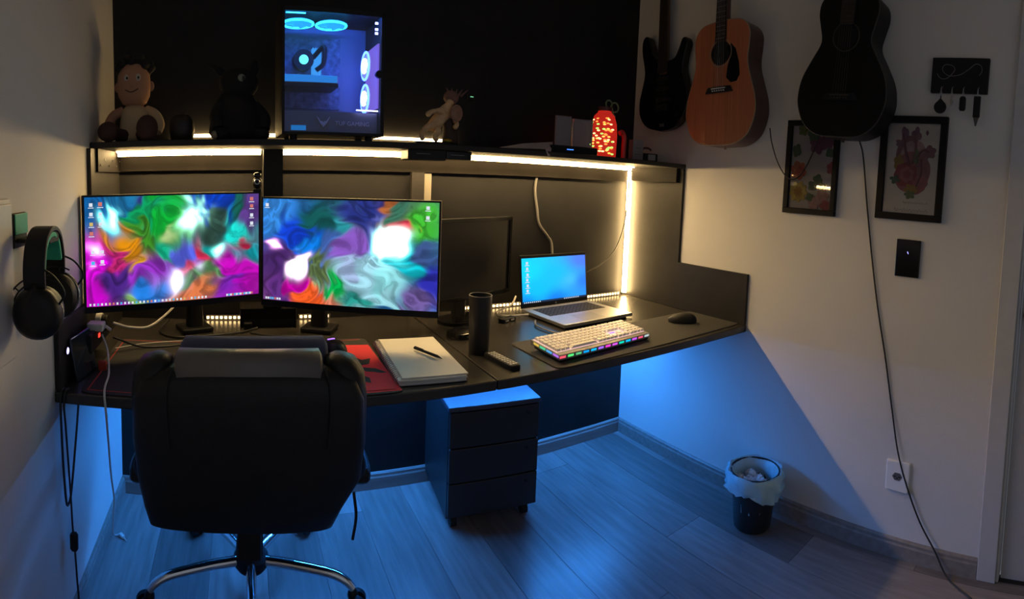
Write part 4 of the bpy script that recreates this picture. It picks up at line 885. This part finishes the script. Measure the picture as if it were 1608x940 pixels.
# ------------------------------------------------------------------ computer tower
PW, PH, PD = .345, .425, .205
pc = thing('computer_tower', 'black computer tower with blue lit glass side on the shelf', 'computer', (.800, -.255, ST), math.radians(2.0))
x0, x1, y0, y1 = -PW/2, PW/2, -PD/2, PD/2
obj('light_bar', G().box(x0+.02, x1-.03, y0+.006, y0+.011, PH-.0105, PH-.0085), emat('royal_fill_strip', (.03, .17, 1.0), 320.0), pc)  # hidden strip added to fill the case with blue light
CASEI = mat('case_interior', (.10, .11, .13), .45)
for nm, b_ in (('bottom_panel', (x0, x1, y0, y1, .018, .024)), ('top_panel', (x0, x1, y0, y1, PH-.008, PH)), ('rear_panel', (x0, x0+.006, y0, y1, .018, PH-.008)), ('front_panel', (x1-.012, x1, y0, y1, .018, PH-.008)), ('back_side_panel', (x0, x1, y1-.004, y1, .018, PH-.008))):
    obj('case_panel', G().box(*b_), BLKM if nm != 'back_side_panel' else mat('case_interior_blue_lit', (.13, .16, .25), .5), pc)  # far panel's colour is tinted blue for the glow inside the case
gf = G(); fwid = .009
gf.box(x0, x1, y0-.004, y0+.002, PH-.015, PH); gf.box(x0, x1, y0-.004, y0+.002, .018, .018+fwid); gf.box(x0, x0+fwid, y0-.004, y0+.002, .018, PH); gf.box(x1-fwid, x1, y0-.004, y0+.002, .018, PH)
obj('glass_frame', gf, BLK, pc)
for sx in (-1, 1):
    for sy in (-1, 1): obj('foot', G().cyl((sx*.13, sy*.07, 0), (sx*.13, sy*.07, .018), .014, n=14), BLK, pc)
obj('motherboard', G().box(x0+.012, x0+.235, y1-.014, y1-.006, .125, .375), mat('board_navy', (.10, .13, .22), .5, var=.5, nscale=60), pc)
sh_o = obj('power_supply_shroud', G().box(x0+.007, x1-.014, y0+.032, y1-.006, .024, .098), mat('shroud_grey', (.24, .23, .25), .5), pc)
obj('sticker_glow', G().box(x0+.035, x0+.085, y0+.0305, y0+.032, .034, .050), emat('sticker_blue', (.01, .28, .85), .55), sh_o)  # blue sticker, no lamp; its brightness is put in as emission
GREYPRINT = mat('grey_print', (.75, .70, .78), .5)
gE = G()
for s in (-1, 1): gE.prism([(s*.0, .0), (s*.012, .014), (s*.024, .036), (s*.017, .030), (s*.010, .020), (s*.004, .020), (0, .016)], -.001, 0)
obj('emblem', gE, GREYPRINT, sh_o).location = (-.028, y0+.0318, .046)
text('lettering', 'TUF GAMING', .020, GREYPRINT, sh_o, (.072, y0+.0314, .053), (PI/2, 0, 0))
gpu = obj('graphics_card', G().box(x0+.012, x0+.20, y0+.06, y1-.014, .195, .222), mat('gpu_pale', (.45, .5, .58), .4), pc, bevel=.004)
obj('backlit_panel', G().box(x0+.014, x0+.196, y0+.0575, y0+.060, .198, .220), emat('gpu_azure', (.02, .28, .9), .8), gpu)
obj('support_plate', G().box(x0+.012, x0+.20, y0+.058, y1-.014, .183, .195), BLK, gpu)
LCY = emat('cyan_led', (.02, .50, 1.0), 5.0); LBL = emat('royal_led', (.05, .12, 1.0), 9.0); LWV = emat('white_violet_led', (.34, .38, 1.0), 8.0); LWH = emat('ice_led', (.35, .85, 1), 2.0)
obj('light_bar', G().box(x0+.05, x0+.105, y1-.024, y1-.014, .232, .236), LWH, pc); obj('light_bar', G().box(x0+.127, x0+.158, y1-.04, y1-.03, .232, .236), LWH, pc)
cool = obj('cpu_cooler', G().cyl((x0+.095, y1-.014, .29), (x0+.095, y1-.055, .29), .036, n=28), BLKM, pc, smooth=True)
obj('cooler_light', G().cyl((x0+.095, y1-.055, .29), (x0+.095, y1-.058, .29), .0165, n=24), emat('cooler_cyan', (.1, .75, 1), 2.2), cool)
obj('hose', G().tube([(x0+.13, y1-.04, .30), (x0+.165, y1-.06, .335), (x0+.165, y1-.06, .28), (x0+.14, y1-.05, .255)], .009), BLK, cool, smooth=True)
for k in range(4): obj('memory_stick', G().box(x0+.128+k*.009, x0+.133+k*.009, y1-.045, y1-.014, .24, .335), emat('ram_blue', (.05, .38, 1), .9), pc, bevel=.001)
for k in range(2):                              # top fans, lying flat under the lid
    cx_ = x0+.065+k*.115
    f = obj('case_fan', G().torus((cx_, -.01, PH-.03), .052, .004, 'z', 36, 8), LCY, pc, smooth=True)
    gf = G()
    for b in range(7):
        a = b*2*PI/7; M = Matrix.Translation((cx_, -.01, PH-.03)) @ Matrix.Rotation(a, 4, 'Z')
        gf.add([(.014, -.008, .004), (.050, -.024, .006), (.050, .020, -.004), (.014, .008, -.003)], [(0, 1, 2, 3)], M)
    gf.cyl((cx_, -.01, PH-.036), (cx_, -.01, PH-.024), .015, n=18); gf.cyl((cx_, -.01, PH-.0245), (cx_, -.01, PH-.0235), .050, n=28)
    obj('blades', gf, emat('fan_blade_cyan', (.02, .42, 1.0), 1.15), f)
for k in range(2):                              # front fans, facing into the case
    zc = .155+k*.112
    f = obj('case_fan', G().torus((x1-.042, -.01, zc), .047, .004, 'x', 36, 8), LBL, pc, smooth=True)
    obj('fan_ring', G().torus((x1-.045, -.01, zc), .021, .006, 'x', 30, 8), LWV, f, smooth=True)
    gf = G()
    for b in range(7):
        a = b*2*PI/7; M = Matrix.Translation((x1-.040, -.01, zc)) @ Matrix.Rotation(a, 4, 'X')
        gf.add([(-.003, -.008, .014), (-.005, -.022, .046), (.005, .019, .046), (.003, .008, .014)], [(0, 1, 2, 3)], M)
    gf.cyl((x1-.036, -.01, zc), (x1-.035, -.01, zc), .046, n=28)
    obj('blades', gf, emat('fan_blade_violet', (.26, .30, 1.0), 1.0), f)
obj('light_bar', G().box(x1-.09, x1-.014, y0+.02, y0+.024, .103, .107), LWV, pc)
obj('light_bar', G().box(x0+.015, x0+.08, y0+.02, y0+.024, PH-.016, PH-.0125), LCY, pc)
obj('mesh_glow', G().box(x1-.018, x1-.0125, y0+.02, y1-.03, .115, .33), emat('violet_panel', (.24, .15, .85), .8), pc)
for z in (.395, .375, .362): obj('light_bar', G().box(x1-.03, x1-.02, y0+.015, y0+.018, z-.004, z+.003), LWV, pc)
obj('thumb_screw', G().cyl((x1-.022, y0-.004, .222), (x1-.022, y0-.018, .222), .0125, n=18), BLK, pc, smooth=True)
gm_ = bpy.data.materials.new('smoked_glass'); gm_.use_nodes = True; nt = gm_.node_tree
for n_ in list(nt.nodes): nt.nodes.remove(n_)
o_ = nt.nodes.new('ShaderNodeOutputMaterial'); mx = nt.nodes.new('ShaderNodeMixShader'); tr = nt.nodes.new('ShaderNodeBsdfTransparent'); gl_ = nt.nodes.new('ShaderNodeBsdfGlossy'); fr = nt.nodes.new('ShaderNodeFresnel')
tr.inputs[0].default_value = (.93, .94, .97, 1); fr.inputs[0].default_value = 1.45; gl_.inputs['Roughness'].default_value = .05
nt.links.new(fr.outputs[0], mx.inputs[0]); nt.links.new(tr.outputs[0], mx.inputs[1]); nt.links.new(gl_.outputs[0], mx.inputs[2]); nt.links.new(mx.outputs[0], o_.inputs[0])
obj('glass_panel', G().box(x0+fwid, x1-fwid, y0-.003, y0, .012+fwid, PH-fwid), gm_, pc)
gv = G()
for k in range(16): gv.box(x1-.0005, x1+.002, y0+.02, y1-.02, .04+k*.023, .05+k*.023)
obj('grille', gv, BLKM, pc)

# ------------------------------------------------------------------ figurine on the shelf
t = thing('shelf_adapter', 'black adapter box hung under the shelf front below the figurine', 'adapter', (1.175, -.33, 1.385))
obj('box', G().box(-.12, .02, -.056, .03, 0, .0365), BLK, t, bevel=.004); obj('box', G().box(.022, .12, -.05, .03, .006, .0365), BLKG, t, bevel=.004)
obj('label_strip', G().box(-.09, -.04, -.0575, -.056, .02, .023), GREYP, t); obj('label_strip', G().box(.04, .09, -.0515, -.05, .02, .023), GREYP, t)
fg = thing('figurine', 'small tan crouching creature figurine with round shield on the shelf', 'figurine', (1.195, -.285, ST))
obj('base', G().loft([(0, .0, 0, .085, .045, 3), (.008, 0, 0, .085, .045, 3), (.012, 0, 0, .08, .04, 3)], 28), BLK, fg, smooth=True)
def skin(name, joints, edges, m, parent, sub=2):
    me = bpy.data.meshes.new(name); me.from_pydata([j[:3] for j in joints], edges, []); o = bpy.data.objects.new(name, me); C.objects.link(o); o.parent = parent
    md = o.modifiers.new('skin', 'SKIN'); md.use_smooth_shade = True
    sv = me.skin_vertices[0].data if len(me.skin_vertices) else None
    if sv is None:
        bm = bmesh.new(); bm.from_mesh(me); bm.verts.layers.skin.verify(); bm.to_mesh(me); bm.free(); sv = me.skin_vertices[0].data
    for i, j in enumerate(joints): sv[i].radius = (j[3], j[3])
    sv[0].use_root = True
    s_ = o.modifiers.new('sub', 'SUBSURF'); s_.levels = sub; s_.render_levels = sub
    me.materials.append(m); return o
FIG = mat('figurine_tan', (.72, .48, .25), .55, var=.25, nscale=40, bump=.2)
J = [(-.012, 0, .072, .019), (.008, 0, .098, .022), (.030, 0, .125, .023), (.042, -.010, .15, .011), (.048, -.018, .168, .019),
     (-.046, -.020, .062, .014), (-.070, -.026, .036, .010), (-.064, -.036, .014, .009),
     (-.002, -.024, .048, .014), (-.022, -.030, .028, .009), (-.010, -.040, .014, .010),
     (-.006, -.034, .122, .010), (-.038, -.044, .116, .009), (-.058, -.046, .100, .012),
     (.062, .004, .105, .011), (.070, -.026, .080, .009), (.052, -.042, .062, .010)]
Eg = [(0, 1), (1, 2), (2, 3), (3, 4), (0, 5), (5, 6), (6, 7), (0, 8), (8, 9), (9, 10), (2, 11), (11, 12), (12, 13), (2, 14), (14, 15), (15, 16)]
obj_ = skin('body', J, Eg, FIG, fg)
gsh = G().loft([(-.004, 0, 0, .02, .026, 2), (-.002, 0, 0, .024, .031, 2), (.003, 0, 0, .018, .024, 2)], 24, Matrix.Translation((.062, -.036, .118)) @ Matrix.Rotation(PI/2, 4, 'X'))
obj('shield', gsh, mat('figurine_brown', (.34, .18, .12), .5, var=.3, nscale=40), fg, smooth=True)
gcr = G().ell((.055, .005, .178), (.03, .022, .026), 16, 10)
for k in range(5): gcr.cyl((.05+.01*k, .0, .185), (.03+.022*k, -.005, .21), .005, .001, n=8)
obj('mane', gcr, mat('figurine_dark', (.20, .10, .08), .7), fg, smooth=True)
obj('robe', G().loft([(.012, .055, .005, .03, .022, 2.2), (.05, .055, .005, .027, .02, 2.2), (.10, .048, .005, .022, .018, 2)], 18), mat('figurine_robe', (.06, .035, .025), .7, bump=.4, nscale=40), fg, smooth=True)
obj('gold_piece', G().ell((.03, -.036, .018), (.017, .008, .007), 12, 6), mat('gold_paint', (.6, .42, .05), .35, .6), fg, smooth=True)
# tiny green status light device on the dark wall
t = thing('wall_sensor', 'tiny black sensor with green light on the dark wall', 'sensor', (1.455, 0, 1.675))
obj('body', G().box(-.018, .018, -.012, -.001, -.012, .012), BLK, t, bevel=.003); obj('status_light', G().box(-.006, .008, -.0135, -.012, -.0015, .0015), emat('green_status', (.3, 1, .5), .8), t)
# paper, set top box
t = obj('paper_sheet', G().add([(-.13, .02, .006), (.0, -.115, .004), (.155, .07, .05), (.02, .09, .035), (-.13, .021, .008), (.0, -.114, .006), (.155, .071, .052), (.02, .091, .037), (.0, -.135, -.022), (.01, -.133, -.02)], [(0, 1, 2, 3), (4, 7, 6, 5), (1, 8, 9, 2)]), mat('lilac_white_paper', (.55, .52, .58), .7), None)
t.location = (1.60, -.27, ST+.002); tag(t, 'folded white paper sheet lying on the shelf edge', 'paper')
t = thing('media_box', 'flat black media box with blue light on the shelf', 'media box', (1.80, -.24, ST), -.1)
obj('body', G().box(-.11, .11, -.075, .075, .003, .035), BLKM, t, bevel=.006); obj('status_light', G().box(-.04, -.01, -.0765, -.075, .018, .021), emat('blue_status', (.05, .2, 1), 2.5), t)
obj('feet', G().box(-.09, .09, -.06, .06, 0, .003), BLK, t)
# clear acrylic block frame
t = thing('acrylic_frame', 'clear acrylic photo stand reflecting red light on shelf', 'photo stand', (1.835, -.235, ST+.0355), -.25)
ACR = mat('acrylic', (.75, .6, .6), .08, trans=.85); 
obj('pane', G().box(-.085, -.012, -.008, .008, 0, .13), ACR, t, bevel=.003); obj('pane', G().box(-.006, .085, -.012, .010, .0, .122), ACR, t, bevel=.003)
obj('card', G().box(.004, .072, .0105, .0125, .012, .11), mat('card_brown', (.12, .06, .05), .6), t)
obj('foot', G().box(-.085, .085, -.014, .014, -.0005, .004), ACR, t)
# red lantern with fairy lights
t = thing('red_lantern', 'glowing red jar lantern with fairy lights on the shelf', 'lantern', (1.985, -.255, ST))
g = G().lathe([(0, 0), (.055, 0), (.058, .006), (.060, .10), (.056, .15), (.045, .185), (.03, .2), (.03, .205), (0, .205)], 32)
obj('jar', g, mat('red_glass', (.7, .02, .015), .2, emit=.38, ecol=(1, .035, .02)), t, smooth=True)
for k in range(64):
    a = -2.35+random.uniform(-1.3, .9); z = random.uniform(.01, .18); r = .059 if z < .13 else .059-(z-.13)*.3
    c_ = [(1, .55, .1), (1, .85, .35), (.4, .9, .15), (1, .3, .05)][k % 4]
    obj('fairy_light', G().ell((r*math.cos(a), r*math.sin(a), z), (.0075, .0075, .0038), 8, 6), emat('fairy_%d' % (k % 4), c_, 1.6), t, smooth=True)
obj('lid', G().cyl((0, 0, .205), (0, 0, .222), .031, n=24), mat('lid_red_dark', (.10, .02, .02), .4), t, smooth=True)
gb_ = G().torus((.018, -.005, .238), .017, .004, 'y', 20, 6); gb_.torus((.052, -.005, .228), .021, .004, 'y', 20, 6); gb_.tube([(.035, -.005, .225), (.04, -.008, .20), (.052, -.01, .185)], .004)
obj('bow', gb_, mat('green_ribbon', (.18, .24, .12), .6), t, smooth=True)
t = thing('red_hook', 'red candy cane shaped ornament between lantern and grey box', 'ornament', (2.085, -.265, ST))
obj('stem', G().tube([(.012, 0, 0), (.012, 0, .06), (.012, 0, .10), (.0, 0, .122), (-.016, 0, .118)], .0115, 12), mat('red_gloss', (.55, .05, .04), .35), t, smooth=True)
obj('foot', G().cyl((.012, 0, 0), (.012, 0, .004), .014, n=16), MATS['red_gloss'], t)
t = thing('grey_box', 'small grey carton standing at the corner of the shelf', 'box', (2.20, -.235, ST), -.2)
obj('carton', G().box(-.028, .028, -.02, .02, 0, .10), mat('grey_carton', (.25, .24, .25), .7), t, bevel=.001); obj('print_line', G().box(-.015, .015, -.0208, -.02, .06, .064), GREYP, t); obj('print_line', G().box(-.015, .015, -.0208, -.02, .03, .034), GREYP, t)
t = thing('toy_camera', 'small dark toy with pale front on the shelf end', 'toy', (2.295, -.22, ST), -.5)
obj('body', G().box(-.045, .045, -.02, .02, 0, .045), BLKM, t, bevel=.006); obj('front', G().box(-.005, .032, -.022, -.02, .012, .04), mat('pale_front', (.4, .36, .34), .5), t, bevel=.001)
obj('handle', G().tube([(-.035, 0, .045), (-.025, 0, .068), (.0, 0, .07), (.015, 0, .06)], .005), mat('brown_handle', (.10, .05, .035), .6), t, smooth=True)
